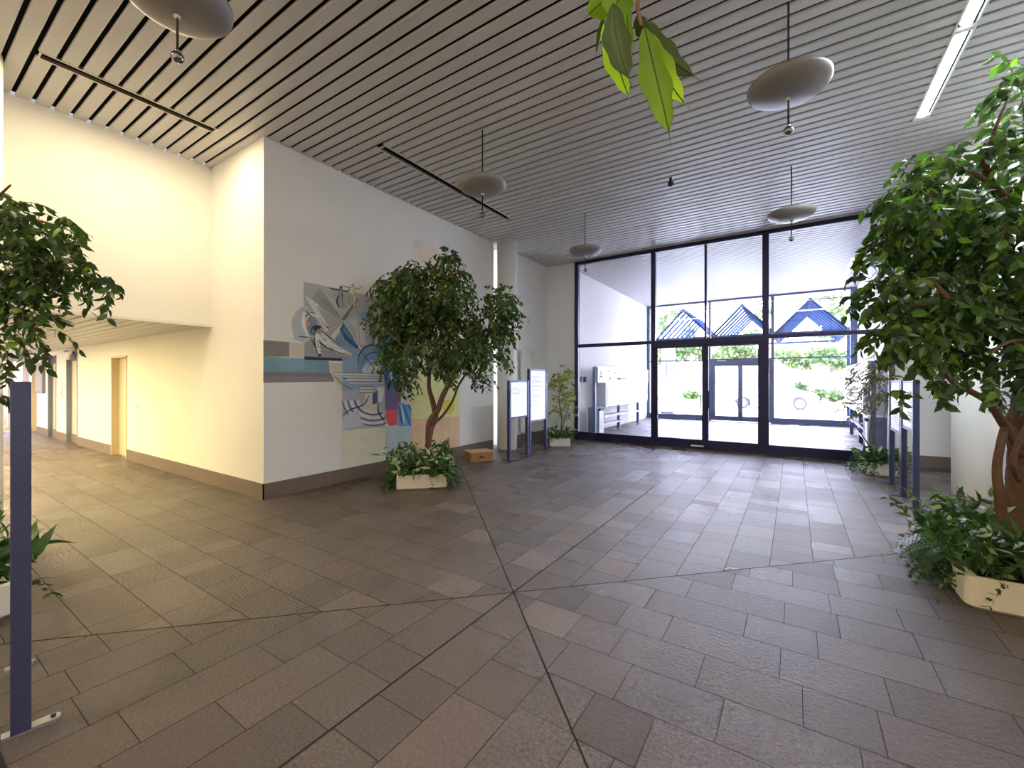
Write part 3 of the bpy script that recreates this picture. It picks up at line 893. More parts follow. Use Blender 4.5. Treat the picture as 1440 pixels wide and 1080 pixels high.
# ------------------------------------------------------------------ mural
def mural():
    X = XL + 0.0015
    mb = MB()
    cache = {}
    layer = [0]
    def colm(c, k=0.10):
        c = tuple(round(x, 3) for x in c)
        if c not in cache:
            lin = [((x / 255) / 12.92 if x / 255 <= 0.04045 else ((x / 255 + 0.055) / 1.055) ** 2.4) for x in c]
            lin = [min(0.86, x * 1.28) for x in lin]
            cache[c] = mat('mural_paint', lin, 0.8, var=0.13, vscale=7, detail=8)
        return cache[c]
    def P(x, y):
        p = on(360 + x / 4.5, 380 + y / 4.5, 0, XL)
        return p
    def poly(pts, c):
        layer[0] += 1
        xx = X + layer[0] * 0.00005
        vs = [(xx, P(*p).y, P(*p).z) for p in pts]
        mb.add(vs, [tuple(range(len(vs)))], colm(c))
    def stroke(pts, w, c, n=5, taper=True):
        pts = [Vector((*p, 0)) for p in pts]
        pts = smooth_path(pts, n) if len(pts) > 2 else [pts[0].lerp(pts[1], k / n) for k in range(n + 1)]
        L, R = [], []
        for i, p in enumerate(pts):
            t = (pts[min(i + 1, len(pts) - 1)] - pts[max(i - 1, 0)]).normalized()
            ww = w * (0.35 + 0.65 * math.sin(math.pi * (i + 0.5) / len(pts))) if taper else w
            nrm = Vector((-t.y, t.x, 0)) * ww / 2
            L.append(p + nrm); R.append(p - nrm)
        layer[0] += 1
        xx = X + layer[0] * 0.00005
        allp = [(xx, P(q.x, q.y).y, P(q.x, q.y).z) for q in L + R]
        k = len(L)
        mb.add(allp, [(i, i + 1, k + i + 1, k + i) for i in range(k - 1)], colm(c))
    def arc(cx, cy, rx, ry, a0, a1, w, c, n=14):
        stroke([(cx + rx * math.cos(math.radians(a0 + (a1 - a0) * i / n)), cy + ry * math.sin(math.radians(a0 + (a1 - a0) * i / n))) for i in range(n + 1)], w, c, 2)
    def disc(cx, cy, rx, ry, c, n=20, a0=0, a1=360):
        poly([(cx + rx * math.cos(math.radians(a0 + (a1 - a0) * i / n)), cy + ry * math.sin(math.radians(a0 + (a1 - a0) * i / n))) for i in range(n)], c)
    # colour fields
    poly([(300, 72), (465, 105), (770, 172), (800, 180), (800, 560), (545, 572), (305, 562)], (172, 172, 170))
    poly([(46, 442), (210, 455), (210, 548), (46, 546)], (128, 124, 122))
    poly([(210, 455), (310, 462), (305, 562), (210, 556)], (190, 184, 168))
    poly([(46, 545), (305, 562), (460, 575), (470, 655), (46, 640)], (112, 148, 160))
    poly([(46, 640), (475, 650), (495, 705), (46, 712)], (120, 116, 122))
    poly([(46, 672), (490, 675), (495, 705), (46, 712)], (136, 128, 132))
    poly([(120, 548), (300, 560), (300, 630), (160, 625)], (122, 156, 172))
    disc(335, 345, 112, 122, (186, 186, 176), 20, 90, 275)
    poly([(305, 230), (305, 460), (240, 440), (230, 360), (260, 270)], (170, 178, 186))
    poly([(310, 160), (360, 190), (470, 380), (440, 390)], (208, 206, 198))
    poly([(340, 200), (420, 220), (390, 230)], (228, 224, 214))
    poly([(400, 110), (550, 290), (520, 300), (420, 240), (350, 180)], (150, 150, 150))
    poly([(420, 130), (540, 300), (640, 180), (560, 250)], (190, 188, 180))
    poly([(540, 310), (640, 175), (650, 180), (560, 320)], (120, 118, 112))
    poly([(480, 260), (520, 262), (530, 300), (500, 300)], (130, 170, 158))
    poly([(550, 320), (690, 260), (690, 440), (650, 480)], (178, 186, 190))
    poly([(640, 265), (710, 262), (680, 330)], (128, 170, 196))
    poly([(600, 330), (640, 300), (700, 470), (660, 470)], (200, 200, 196))
    poly([(470, 420), (550, 325), (560, 345), (490, 440)], (210, 212, 214))
    poly([(550, 328), (650, 480), (640, 500), (560, 440), (525, 365)], (48, 92, 138))
    poly([(560, 345), (640, 480), (600, 440), (545, 380)], (86, 140, 180))
    poly([(500, 430), (540, 400), (545, 440), (640, 500), (650, 520), (520, 480)], (120, 150, 190))
    poly([(545, 480), (640, 500), (660, 640), (545, 650)], (126, 162, 186))
    poly([(305, 460), (360, 430), (470, 440), (640, 545), (545, 560), (305, 548)], (150, 148, 150))
    poly([(305, 545), (545, 558), (545, 575), (305, 566)], (44, 50, 66))
    # small figures above
    for (ox, oy, k, c, c2) in ((525, 110, 1.0, (66, 62, 78), (150, 148, 160)), (600, 95, 1.0, (168, 160, 118), (212, 206, 166))):
        disc(ox + 12, oy, 9, 10, c)
        poly([(ox - 5, oy + 8), (ox + 22, oy + 8), (ox + 18, oy + 60), (ox - 8, oy + 55)], c2)
        stroke([(ox - 62, oy + 2), (ox - 25, oy + 12), (ox + 10, oy + 15)], 10, c)
        stroke([(ox + 20, oy + 14), (ox + 45, oy + 25), (ox + 68, oy + 8)], 9, c)
        stroke([(ox, oy + 50), (ox - 14, oy + 90), (ox + 5, oy + 130)], 12, c)
        stroke([(ox + 14, oy + 52), (ox + 24, oy + 95), (ox + 18, oy + 138)], 12, c2)
        stroke([(ox + 20, oy + 20), (ox + 22, oy + 70)], 5, c)
    # reclining figure
    arc(350, 345, 52, 75, 190, 330, 9, (60, 66, 84))
    disc(352, 352, 34, 62, (120, 134, 160))
    stroke([(305, 260), (300, 340), (330, 420)], 24, (224, 222, 216))
    stroke([(320, 270), (400, 300), (470, 380)], 18, (214, 212, 206))
    disc(383, 368, 22, 22, (52, 46, 56)); disc(398, 385, 15, 16, (150, 140, 140))
    for l in ([(362, 350), (350, 380), (356, 410)], [(372, 392), (366, 410)], [(400, 350), (412, 366)]): stroke(l, 9, (58, 52, 62))
    disc(325, 340, 13, 16, (216, 130, 104))
    stroke([(375, 410), (440, 450), (520, 505), (605, 540)], 46, (222, 220, 216))
    stroke([(380, 425), (392, 480), (402, 540)], 24, (216, 214, 210))
    stroke([(415, 400), (470, 440), (515, 475)], 20, (204, 202, 200))
    for l in ([(368, 400), (372, 470), (395, 545)], [(400, 440), (420, 470), (480, 505), (600, 545)], [(415, 385), (470, 430), (530, 475)], [(265, 420), (330, 425)], [(345, 425), (380, 500)], [(400, 460), (440, 480)], [(310, 255), (350, 290)], [(400, 300), (470, 385)]):
        stroke(l, 7, (40, 42, 54))
    disc(402, 538, 9, 10, (48, 48, 58))
    for l in ([(405, 415), (430, 440), (450, 452)], [(450, 470), (500, 512), (560, 535)], [(470, 446), (505, 468), (528, 486)], [(430, 425), (445, 445)], [(560, 520), (600, 535)], [(388, 440), (392, 500)], [(330, 300), (345, 320)], [(420, 330), (440, 350), (475, 372)]):
        stroke(l, 4, (96, 98, 116))
    for l in ([(330, 90), (420, 190), (540, 300)], [(470, 110), (545, 230)], [(600, 150), (640, 260), (655, 470)], [(700, 170), (690, 300)], [(310, 500), (640, 545)], [(310, 480), (560, 500)], [(560, 300), (640, 200)]):
        stroke(l, 3, (118, 120, 130))
    for l in ([(320, 180), (440, 350)], [(560, 330), (660, 500), (700, 560)], [(480, 420), (550, 340)]):
        stroke(l, 7, (226, 226, 224))
    # helmet and lintel
    poly([(545, 572), (800, 480), (835, 520), (840, 780), (545, 765)], (140, 168, 196))
    disc(735, 590, 95, 115, (118, 150, 184))
    disc(750, 640, 78, 75, (168, 190, 214))
    poly([(670, 620), (740, 580), (800, 640), (800, 660), (670, 660)], (200, 210, 222))
    arc(735, 585, 92, 112, 175, 340, 9, (34, 44, 74))
    arc(745, 600, 70, 80, 180, 330, 7, (54, 72, 112))
    arc(770, 640, 70, 62, 180, 300, 5, (48, 64, 100))
    stroke([(650, 500), (700, 560), (760, 640)], 6, (60, 84, 126))
    stroke([(735, 470), (740, 600)], 4, (70, 92, 130))
    poly([(455, 585), (545, 590), (545, 760), (500, 700)], (196, 190, 170))
    for k, (c, c2) in enumerate(zip([(226, 228, 230), (196, 204, 214), (222, 226, 230), (180, 190, 206)], [1, 2, 3, 4])):
        poly([(480 + k * 32, 650 + k * 18), (815, 654 + k * 17), (818, 670 + k * 17), (500 + k * 32, 666 + k * 18)], c)
        stroke([(480 + k * 32, 650 + k * 18), (815, 654 + k * 17)], 3, (44, 56, 84), taper=False)
    poly([(545, 675), (580, 680), (560, 700)], (88, 150, 160))
    stroke([(480, 650), (545, 720), (640, 770)], 4, (60, 70, 90))
    # face panel
    poly([(545, 765), (815, 725), (815, 990), (545, 1015)], (170, 178, 192))
    poly([(655, 735), (740, 735), (740, 775), (655, 775)], (222, 226, 232))
    for y in (738, 755, 772): stroke([(650, y), (745, y)], 4, (40, 52, 84), taper=False)
    poly([(690, 780), (765, 770), (770, 880), (800, 930), (700, 945), (670, 900)], (206, 204, 202))
    poly([(768, 740), (812, 735), (808, 780), (795, 838), (768, 830)], (230, 232, 238))
    poly([(735, 780), (768, 760), (768, 840), (735, 850)], (76, 92, 136))
    for k, (r_, c, w) in enumerate([(140, (208, 214, 224), 24), (118, (70, 92, 136), 9), (160, (96, 122, 168), 12), (178, (214, 218, 226), 14), (100, (222, 226, 232), 14), (196, (62, 80, 120), 6)]):
        stroke([(740 + r_ * math.cos(math.radians(q)), 810 + r_ * 0.88 * math.sin(math.radians(q))) for q in range(62, 178, 8)], w, c, 2, taper=False)
    stroke([(545, 920), (600, 880), (680, 850), (715, 790)], 9, (54, 70, 110))
    stroke([(770, 840), (775, 900), (815, 960)], 9, (36, 44, 78))
    poly([(550, 930), (640, 880), (680, 980), (545, 1012)], (190, 198, 212))
    # blue vertical field and right part
    poly([(790, 395), (900, 380), (915, 720), (815, 735), (800, 600)], (78, 118, 176))
    poly([(815, 400), (850, 395), (850, 640), (822, 640)], (136, 176, 214))
    stroke([(850, 590), (855, 680), (910, 720)], 18, (186, 206, 230))
    poly([(815, 735), (915, 720), (915, 880), (815, 890)], (132, 104, 140))
    poly([(850, 740), (880, 738), (850, 870), (825, 860)], (98, 122, 176))
    poly([(820, 885), (897, 882), (888, 982), (838, 984), (815, 930)], (214, 96, 104))
    poly([(897, 835), (1000, 860), (1045, 950), (960, 990), (895, 985)], (108, 158, 204))
    for a in ([(905, 850), (920, 970)], [(930, 850), (975, 985)], [(960, 850), (1020, 960)]): stroke(a, 16, (66, 108, 168))
    for a in ([(915, 850), (940, 975)], [(975, 855), (1035, 950)]): stroke(a, 10, (206, 224, 238))
    poly([(970, 640), (1060, 640), (1095, 800), (1090, 940), (1020, 960), (1005, 800)], (190, 210, 222))
    stroke([(975, 830), (1020, 770), (1060, 735)], 22, (206, 90, 110))
    stroke([(1015, 900), (1060, 820), (1085, 770)], 14, (120, 160, 200))
    poly([(740, 172), (800, 184), (800, 275), (745, 272)], (206, 164, 164))
    disc(838, 232, 38, 44, (224, 104, 104)); disc(845, 220, 20, 22, (238, 150, 150)); disc(870, 160, 24, 26, (232, 160, 150))
    poly([(880, 240), (1000, 250), (1000, 560), (880, 540)], (160, 180, 200))
    poly([(1000, 60), (1040, 62), (1040, 150), (1010, 150)], (220, 96, 96))
    # lower pale fields
    poly([(545, 1015), (815, 990), (815, 1215), (545, 1265)], (214, 212, 194))
    poly([(815, 990), (975, 985), (975, 1190), (815, 1215)], (176, 196, 206))
    # right warm panel: crop of the whole wall
    def Q(x, y): return ((x / 2.571) * 4.5, (y / 2.571 - 80) * 4.5)
    poly([Q(572, 90), Q(735, 172), Q(735, 590), Q(572, 590)], (226, 206, 178))
    poly([Q(572, 90), Q(655, 132), Q(655, 260), Q(572, 240)], (228, 200, 182))
    poly([Q(655, 132), Q(735, 172), Q(735, 215), Q(655, 200)], (232, 222, 186))
    disc(*Q(695, 228), 34, 40, (230, 160, 136))
    disc(*Q(585, 262), 24, 50, (214, 92, 88))
    poly([Q(560, 590), Q(735, 575), Q(735, 740), Q(560, 760)], (224, 212, 150))
    poly([Q(560, 745), Q(735, 735), Q(735, 838), Q(660, 860), Q(560, 870)], (224, 184, 150))
    disc(*Q(695, 700), 40, 46, (206, 200, 90))
    o = mb.build('mural', recalc=False)
    return tag(o, 'abstract painted mural of figures and blue shapes on the left white wall', 'mural')
mural()

# ------------------------------------------------------------------ mailbox banks in the vestibule
def text_mesh(s, size, m, name, parent, loc, rot, depth=0.001):
    cu = bpy.data.curves.new(name, 'FONT')
    cu.body = s; cu.size = size; cu.extrude = depth; cu.align_x = 'CENTER'
    tmp = bpy.data.objects.new(name, cu); C.objects.link(tmp)
    dg = bpy.context.evaluated_depsgraph_get()
    me = bpy.data.meshes.new_from_object(tmp.evaluated_get(dg))
    bpy.data.objects.remove(tmp)
    me.materials.clear(); me.materials.append(m)
    o = bpy.data.objects.new(name, me); C.objects.link(o)
    o.parent = parent; o.location = loc; o.rotation_euler = rot
    return o

def mailbox_bank(x, sgn, label, group):
    """Front faces +x when sgn is 1; local x runs from the wall to the front."""
    r = empty('mailbox_bank', (x, 0, 0))
    def B(name, a, b, m, parent=r, bev=0.0):
        mb = MB(); mb.box((a[0] * sgn, a[1], a[2]), (b[0] * sgn, b[1], b[2]), m); return mb.build(name, parent, bevel=bev)
    for y in (11.45, 13.45, 15.48):
        B('post', (-0.12, y - 0.04, 0), (-0.04, y + 0.04, 1.92 if y < 12 else 1.5), M['frame2'])
    B('foot_rail', (-0.3, 11.5, 0.0), (-0.04, 11.9, 0.75), M['teal'])
    B('side_panel', (-0.04, 11.62, 0.0), (0.0, 11.95, 0.66), M['white'])
    sp = B('sign_panel', (-0.06, 11.5, 1.47), (0.0, 16.5, 1.9), M['white'])
    B('top_rail', (-0.08, 11.45, 1.9), (0.02, 16.5, 1.93), M['aluminium'])
    B('mailbox_case', (-0.35, 12.15, 0.76), (-0.012, 16.4, 1.46), M['aluminium'])
    n = 12
    for k in range(n):
        a = 12.2 + k * 0.35
        d = B('mailbox_door', (-0.012, a + 0.006, 0.78), (0.004, a + 0.344, 1.44), M['white'], bev=0.003)
        mb = MB(); mb.box((0.0045 * sgn, a + 0.05, 1.36), (0.006 * sgn, a + 0.30, 1.38), M['darkmetal']); mb.build('mail_slot', d)
        mb = MB(); mb.box((0.0045 * sgn, a + 0.28, 1.1), (0.012 * sgn, a + 0.31, 1.13), M['darkmetal']); mb.build('lock', d)
    B('shelf', (-0.2, 12.0, 0.44), (0.02, 14.4, 0.5), M['white'])
    B('shelf', (-0.2, 12.0, 0.20), (-0.04, 14.0, 0.25), M['white'])
    B('shelf', (-0.2, 14.5, 0.42), (-0.02, 16.3, 0.46), M['white'])
    mb = MB(); mb.box((-0.02 * sgn, 11.62, 0.66), (0.03 * sgn, 11.9, 0.72), M['ink']); mb.build('latch', r)
    mb = MB()
    rnd = random.Random(3)
    for (yy, zz, w, h) in ((12.3, 1.78, 0.10, 0.05), (12.75, 1.76, 0.3, 0.03), (13.3, 1.72, 0.05, 0.12), (13.5, 1.78, 0.22, 0.03), (12.4, 1.56, 0.12, 0.06), (13.05, 1.56, 0.45, 0.06), (13.6, 1.57, 0.25, 0.05)):
        mb.box((0.0005 * sgn, yy, zz), (0.0015 * sgn, yy + w, zz + h), M['ink'])
    mb.box((0.0005 * sgn, 14.12, 1.47), (0.0015 * sgn, 14.14, 1.9), M['ink'])
    mb.box((0.0005 * sgn, 11.92, 1.47), (0.0015 * sgn, 11.93, 1.9), M['inkgrey'])
    mb.build('lettering', sp)
    return r, sp
r, sp = mailbox_bank(-4.66, 1, 'a', 'b')
text_mesh('A', 0.42, M['ink'], 'letter', sp, (0.0006, 11.73, 1.54), (math.radians(90), 0, math.radians(90)))
tag(r, 'white mailbox bank with the sign letter A at the left vestibule wall', 'mailboxes')
r, sp = mailbox_bank(1.28, -1, 'a', 'b')
tag(r, 'white mailbox bank on blue posts at the right vestibule wall behind the sparse tree', 'mailboxes')
for (y, lab) in ((11.22, 'small dark intercom box on the vestibule wall, left of the pair'), (11.54, 'small dark intercom box on the vestibule wall, right of the pair')):
    mb = MB(); mb.box((VL, y - 0.06, 1.48), (VL + 0.05, y + 0.06, 1.64), M['darkmetal'])
    tag(mb.build('intercom_box', bevel=0.006), lab, 'intercom', 'intercom boxes')

# ------------------------------------------------------------------ plants
def leaf(mb, p, d, side, L, W, m, droop=0.25, fold=0.25, wav=0.0):
    """One pointed leaf: base p, direction d, side vector, folded along the midrib."""
    d = d.normalized()
    side = (side - d * side.dot(d))
    if side.length < 1e-3: side = d.orthogonal()
    side.normalize()
    up = side.cross(d).normalized()
    st = [(0.0, 0.0), (0.28, 0.42), (0.62, 0.38), (0.86, 0.12), (1.0, 0.0)]
    vs = []
    mid, lft, rgt = [], [], []
    for t, w in st:
        c = p + d * (L * t) + up * (-droop * L * t * t)
        mid.append(len(vs)); vs.append(c)
    for t, w in st[1:-1]:
        c = p + d * (L * t) + up * (-droop * L * t * t + fold * w * W)
        lft.append(len(vs)); vs.append(c + side * (W * w))
        rgt.append(len(vs)); vs.append(c - side * (W * w))
    fs = [(mid[0], mid[1], lft[0]), (mid[0], rgt[0], mid[1])]
    for k in range(2):
        fs += [(mid[k + 1], mid[k + 2], lft[k + 1], lft[k]), (mid[k + 1], rgt[k], rgt[k + 1], mid[k + 2])]
    fs += [(mid[3], mid[4], lft[2]), (mid[3], rgt[2], mid[4])]
    mb.add(vs, fs, m, True)

def rvec(rnd):
    while True:
        v = Vector((rnd.uniform(-1, 1), rnd.uniform(-1, 1), rnd.uniform(-1, 1)))
        if 0.05 < v.length < 1: return v.normalized()

def crown(leaves, twigs, blobs, rnd, mats, L=0.085, twig_len=(0.18, 0.34), weights=(0.5, 0.38, 0.12), density=1.0, down=0.8, W=0.42, bark=None):
    for (c, rx, rz, n) in blobs:
        c = Vector(c)
        for _ in range(int(n * density)):
            q = rvec(rnd) * (rnd.random() ** 0.5)
            s = c + Vector((q.x * rx, q.y * rx, q.z * rz))
            out = Vector((q.x, q.y, 0.15)) + rvec(rnd) * 0.6
            out.normalize()
            ln = rnd.uniform(*twig_len)
            pts = []
            p = s.copy(); d = out.copy()
            k = 7
            for i in range(k):
                pts.append(p.copy())
                d = (d + Vector((0, 0, -down * 0.38)) + rvec(rnd) * 0.12).normalized()
                p = p + d * (ln / k)
            pts.append(p)
            if twigs is not None:
                twigs.tube(pts[::2] + [pts[-1]], 0.0022, bark or M['bark'], 4, caps=False)
            for i in range(1, k + 1):
                t = (pts[min(i + 1, k)] - pts[i - 1]).normalized()
                sd = t.cross(Vector((0, 0, 1)))
                if sd.length < 0.1: sd = rvec(rnd)
                sd.normalize()
                sd = sd * (1 if i % 2 else -1)
                ld = (t * 0.55 + sd * 0.75 + Vector((0, 0, -0.45)) + rvec(rnd) * 0.35).normalized()
                r0 = rnd.random()
                m = mats[0] if r0 < weights[0] else mats[1] if r0 < weights[0] + weights[1] else mats[2]
                ll = L * rnd.uniform(0.7, 1.15)
                leaf(leaves, pts[i], ld, rvec(rnd) + sd * 0.5, ll, ll * W * rnd.uniform(0.85, 1.15), m, rnd.uniform(0.1, 0.35), rnd.uniform(0.1, 0.5))

def box_planter(parent, cx, cy, sx, sy, h, rz=0.0, r=0.05, m=None):
    m = m or M['planter']
    mb = MB()
    def rr(ax, ay, rad, z, n=5):
        pts = []
        for (qx, qy, a0) in ((1, 1, 0), (-1, 1, 90), (-1, -1, 180), (1, -1, 270)):
            for k in range(n + 1):
                a = math.radians(a0 + 90 * k / n)
                pts.append((qx * (ax - rad) + rad * math.cos(a), qy * (ay - rad) + rad * math.sin(a), z))
        return pts
    rings = [rr(sx / 2 - 0.02, sy / 2 - 0.02, r, 0.0), rr(sx / 2, sy / 2, r, 0.02), rr(sx / 2, sy / 2, r, h - 0.008), rr(sx / 2 - 0.008, sy / 2 - 0.008, r, h), rr(sx / 2 - 0.028, sy / 2 - 0.028, r * 0.7, h), rr(sx / 2 - 0.03, sy / 2 - 0.03, r * 0.7, h - 0.05)]
    n = len(rings[0]); vs = [p for q in rings for p in q]
    fs = [(i * n + k, i * n + (k + 1) % n, (i + 1) * n + (k + 1) % n, (i + 1) * n + k) for i in range(len(rings) - 1) for k in range(n)]
    fs.append(tuple(range(n))[::-1])
    mb.add(vs, fs, m)
    o = mb.build('planter', parent); o.rotation_euler = (0, 0, rz); o.location = (cx, cy, 0)
    mb = MB(); q = rr(sx / 2 - 0.029, sy / 2 - 0.029, r * 0.7, h - 0.045)
    mb.add(q, [tuple(range(len(q)))], M['soil'])
    s = mb.build('soil', o)
    return o

def underplants(parent, sx, sy, h, rz, rnd, mats, n=60, L=0.16, spill=0.5, skip_side=None, tall=0.3, wts=(0.5, 0.35, 0.15)):
    mb = MB()
    ca, sa = math.cos(rz), math.sin(rz)
    for _ in range(n):
        lx, ly = rnd.uniform(-1, 1) * sx / 2, rnd.uniform(-1, 1) * sy / 2
        edge = max(abs(lx) / (sx / 2), abs(ly) / (sy / 2))
        base = Vector((lx * ca - ly * sa, lx * sa + ly * ca, h - 0.03))
        outv = Vector((base.x, base.y, 0)).normalized() if base.xy.length > 0.01 else rvec(rnd)
        hang = edge > 0.72 and rnd.random() < spill
        if skip_side is not None and hang and (Vector((lx, ly, 0)).normalized().dot(Vector((*skip_side, 0))) > 0.70) and rnd.random() < 0.93:
            hang = False
        p = base.copy()
        if hang:
            ln = rnd.uniform(0.22, 0.42); d = (outv + Vector((0, 0, 0.9))).normalized(); k = 9
            for i in range(k):
                d = (d + Vector((0, 0, -0.35)) + outv * 0.05 + rvec(rnd) * 0.12).normalized()
                p = p + d * (ln / k)
                if p.z < 0.03: break
                sd = d.cross(outv + rvec(rnd) * 0.3)
                for s in (-1, 1):
                    leaf(mb, p, (sd * s + d * 0.5 + outv * 0.4 + rvec(rnd) * 0.3), outv + rvec(rnd) * 0.6, L * 0.42 * rnd.uniform(0.7, 1.2), L * 0.26, mats[rnd.random() < 0.4], 0.2, 0.2)
        else:
            d = (outv * rnd.uniform(0.2, 0.9) + Vector((0, 0, 1)) + rvec(rnd) * 0.3).normalized()
            k = rnd.randint(4, 7)
            ln = tall * rnd.uniform(0.35, 1.0)
            for i in range(k):
                p = p + d * (ln / k)
                r0 = rnd.random()
                m = mats[0] if r0 < wts[0] else mats[1] if r0 < wts[0] + wts[1] else mats[2]
                ld = (rvec(rnd) + outv * 0.5 + Vector((0, 0, 0.35)))
                leaf(mb, p, ld, rvec(rnd), L * rnd.uniform(0.7, 1.2), L * 0.36, m, rnd.uniform(0.3, 0.7), 0.3)
    o = tag(mb.build('underplanting', parent, recalc=False), kind='stuff')
    return o

def branch_part(root, origin, pts, rads, name='branch', seg=8, m=None, lobes=0, parent=None, n=5):
    path = smooth_path([Vector(p) - origin for p in pts], n)
    k = len(path)
    rr = []
    for i in range(k):
        t = i / (k - 1) * (len(rads) - 1)
        a = int(min(t, len(rads) - 2)); rr.append(rads[a] + (rads[a + 1] - rads[a]) * (t - a))
    mb = MB(); mb.tube(path, rr, m or M['bark'], seg, twist=0.25 if lobes else 0, lobes=lobes)
    return mb.build(name, parent or root)

def blob(u, v, ru, rv, d, n, depth_jit, rnd, origin):
    p = at(u, v, d + rnd.uniform(-depth_jit, depth_jit)) - origin
    return (p, ru * d / F_PX, rv * d / F_PX, n)

# --- potted ficus in front of the mural
rnd = random.Random(21)
O = Vector((-4.56, 4.52, 0))
r = empty('potted_ficus', O)
box_planter(r, 0, 0, 0.69, 0.69, 0.20, math.radians(45), 0.02)
mb = MB(); mb.lathe([(0.012, 0), (0.012, 0.003)], M['ink'], (0, 0, 0), 10)
D = 6.28
TR = lambda u, v, d=D: at(u, v, d)
branch_part(r, O, [O + Vector((0.05, 0.02, 0.14)), TR(604, 608), TR(612, 588), TR(609, 568), TR(603, 545), TR(603, 520), TR(596, 480, D + .1), TR(590, 430, D + .2)], [0.045, 0.048, 0.042, 0.038, 0.03, 0.024, 0.016, 0.008], 'trunk', 12, lobes=3)
branch_part(r, O, [O + Vector((0.10, 0.05, 0.14)), TR(603, 600, D - .05), TR(615, 578, D - .06), TR(623, 556, D - .1), TR(634, 535, D - .1), TR(646, 515, D - .1), TR(655, 480, D - .2), TR(662, 440, D - .2)], [0.035, 0.04, 0.036, 0.034, 0.03, 0.024, 0.016, 0.008], 'trunk', 10, lobes=2)
branch_part(r, O, [TR(610, 596, D + .08), TR(622, 585, D + .08), TR(634, 568, D + .1), TR(640, 555, D + .12), TR(646, 540, D + .2), TR(668, 505, D + .3), TR(690, 460, D + .3)], [0.018, 0.02, 0.018, 0.016, 0.016, 0.014, 0.006], 'trunk', 8)
for pts in ([(603, 525, 0), (620, 490, -.1), (635, 450, -.2), (640, 400, -.2), (640, 362, -.1)], [(603, 530, 0), (580, 500, -.2), (560, 480, -.3), (535, 455, -.3)], [(596, 470, .1), (575, 440, .1), (560, 410, .1)], [(646, 515, -.1), (670, 490, -.2), (700, 450, -.2), (710, 425, -.2)], [(655, 480, -.2), (680, 490, .1), (690, 520, .1)], [(600, 500, .1), (612, 440, .3), (605, 390, .3)]):
    branch_part(r, O, [TR(a, b, D + c) for a, b, c in pts], [0.018, 0.012, 0.005], 'branch', 6)
bl = [(556, 402, 22, 20, 26), (590, 380, 28, 14, 30), (634, 360, 12, 6, 10), (628, 385, 24, 16, 24), (640, 415, 22, 20, 26), (595, 430, 44, 36, 56), (645, 460, 30, 30, 40), (562, 465, 26, 28, 34),
      (526, 447, 6, 6, 6), (542, 425, 12, 12, 10), (610, 495, 44, 26, 46), (558, 512, 12, 20, 14), (546, 485, 14, 16, 10), (704, 428, 14, 16, 20), (702, 412, 7, 6, 8), (692, 462, 22, 22, 28), (718, 446, 8, 10, 8), (690, 500, 12, 14, 11), (678, 528, 5, 10, 4),
      (640, 510, 24, 18, 18), (572, 535, 12, 10, 6), (610, 455, 50, 40, 46), (660, 490, 20, 16, 14), (575, 430, 34, 30, 30)]
lv, tw = MB(), MB()
crown(lv, tw, [blob(u, v, ru, rv, D, n, 0.35, rnd, O) for (u, v, ru, rv, n) in bl], rnd, LEAF_DARK, 0.088, density=2.2, W=0.54)
tag(lv.build('foliage', r, recalc=False), kind='stuff'); tag(tw.build('twigs', r, recalc=False), kind='stuff')
underplants(r, 0.69, 0.69, 0.2, math.radians(45), rnd, LEAF_UNDER, 260, 0.13, 0.7, skip_side=(0, -1), tall=0.42, wts=(0.45, 0.33, 0.22))
tag(r, 'potted weeping ficus tree in an ivory box in front of the mural', 'potted tree')

# --- big potted ficus at the right edge
rnd = random.Random(5)
O = Vector((1.50, 4.58, 0))
r = empty('potted_ficus', O)
box_planter(r, 0, 0, 1.10, 1.10, 0.215, 0, 0.06)
D = 3.05
branch_part(r, O, [Vector((1.40, 4.55, 0.12)), TR(1440, 720, D), TR(1441, 650, D), TR(1443, 590, D), TR(1450, 530, D + .05), TR(1470, 450, D + .15), TR(1465, 360, D + .2), TR(1430, 296, D + .1), TR(1397, 262, D), TR(1385, 230, D - .05), TR(1386, 200, D - .05)], [0.12, 0.09, 0.078, 0.078, 0.068, 0.06, 0.05, 0.038, 0.028, 0.02, 0.01], 'trunk', 14, lobes=3)
branch_part(r, O, [Vector((1.25, 4.45, 0.14)), TR(1408, 720, D - .1), TR(1402, 665, D - .1), TR(1406, 630, D - .1), TR(1414, 600, D - .05), TR(1428, 572, D), TR(1445, 550, D)], [0.03, 0.03, 0.026, 0.024, 0.024, 0.022, 0.02], 'trunk', 8)
branch_part(r, O, [TR(1440, 640, D - .1), TR(1424, 612, D - .08), TR(1412, 597, D - .05), TR(1390, 566, D - .1), TR(1362, 549, D - .1), TR(1342, 538, D - .15), TR(1322, 515, D - .2), TR(1308, 490, D - .2), TR(1300, 455, D - .2)], [0.04, 0.034, 0.028, 0.022, 0.02, 0.018, 0.015, 0.012, 0.006], 'branch', 10)
branch_part(r, O, [Vector((1.30, 4.62, 0.14)), TR(1440, 700, D + .1), TR(1425, 660, D - .12), TR(1432, 620, D - .13), TR(1447, 590, D - .08)], [0.02, 0.02, 0.017, 0.015, 0.013], 'trunk', 8)
branch_part(r, O, [TR(1397, 262, D), TR(1375, 247, D - .1), TR(1348, 232, D - .1), TR(1320, 230, D - .2)], [0.02, 0.014, 0.011, 0.005], 'branch', 8)
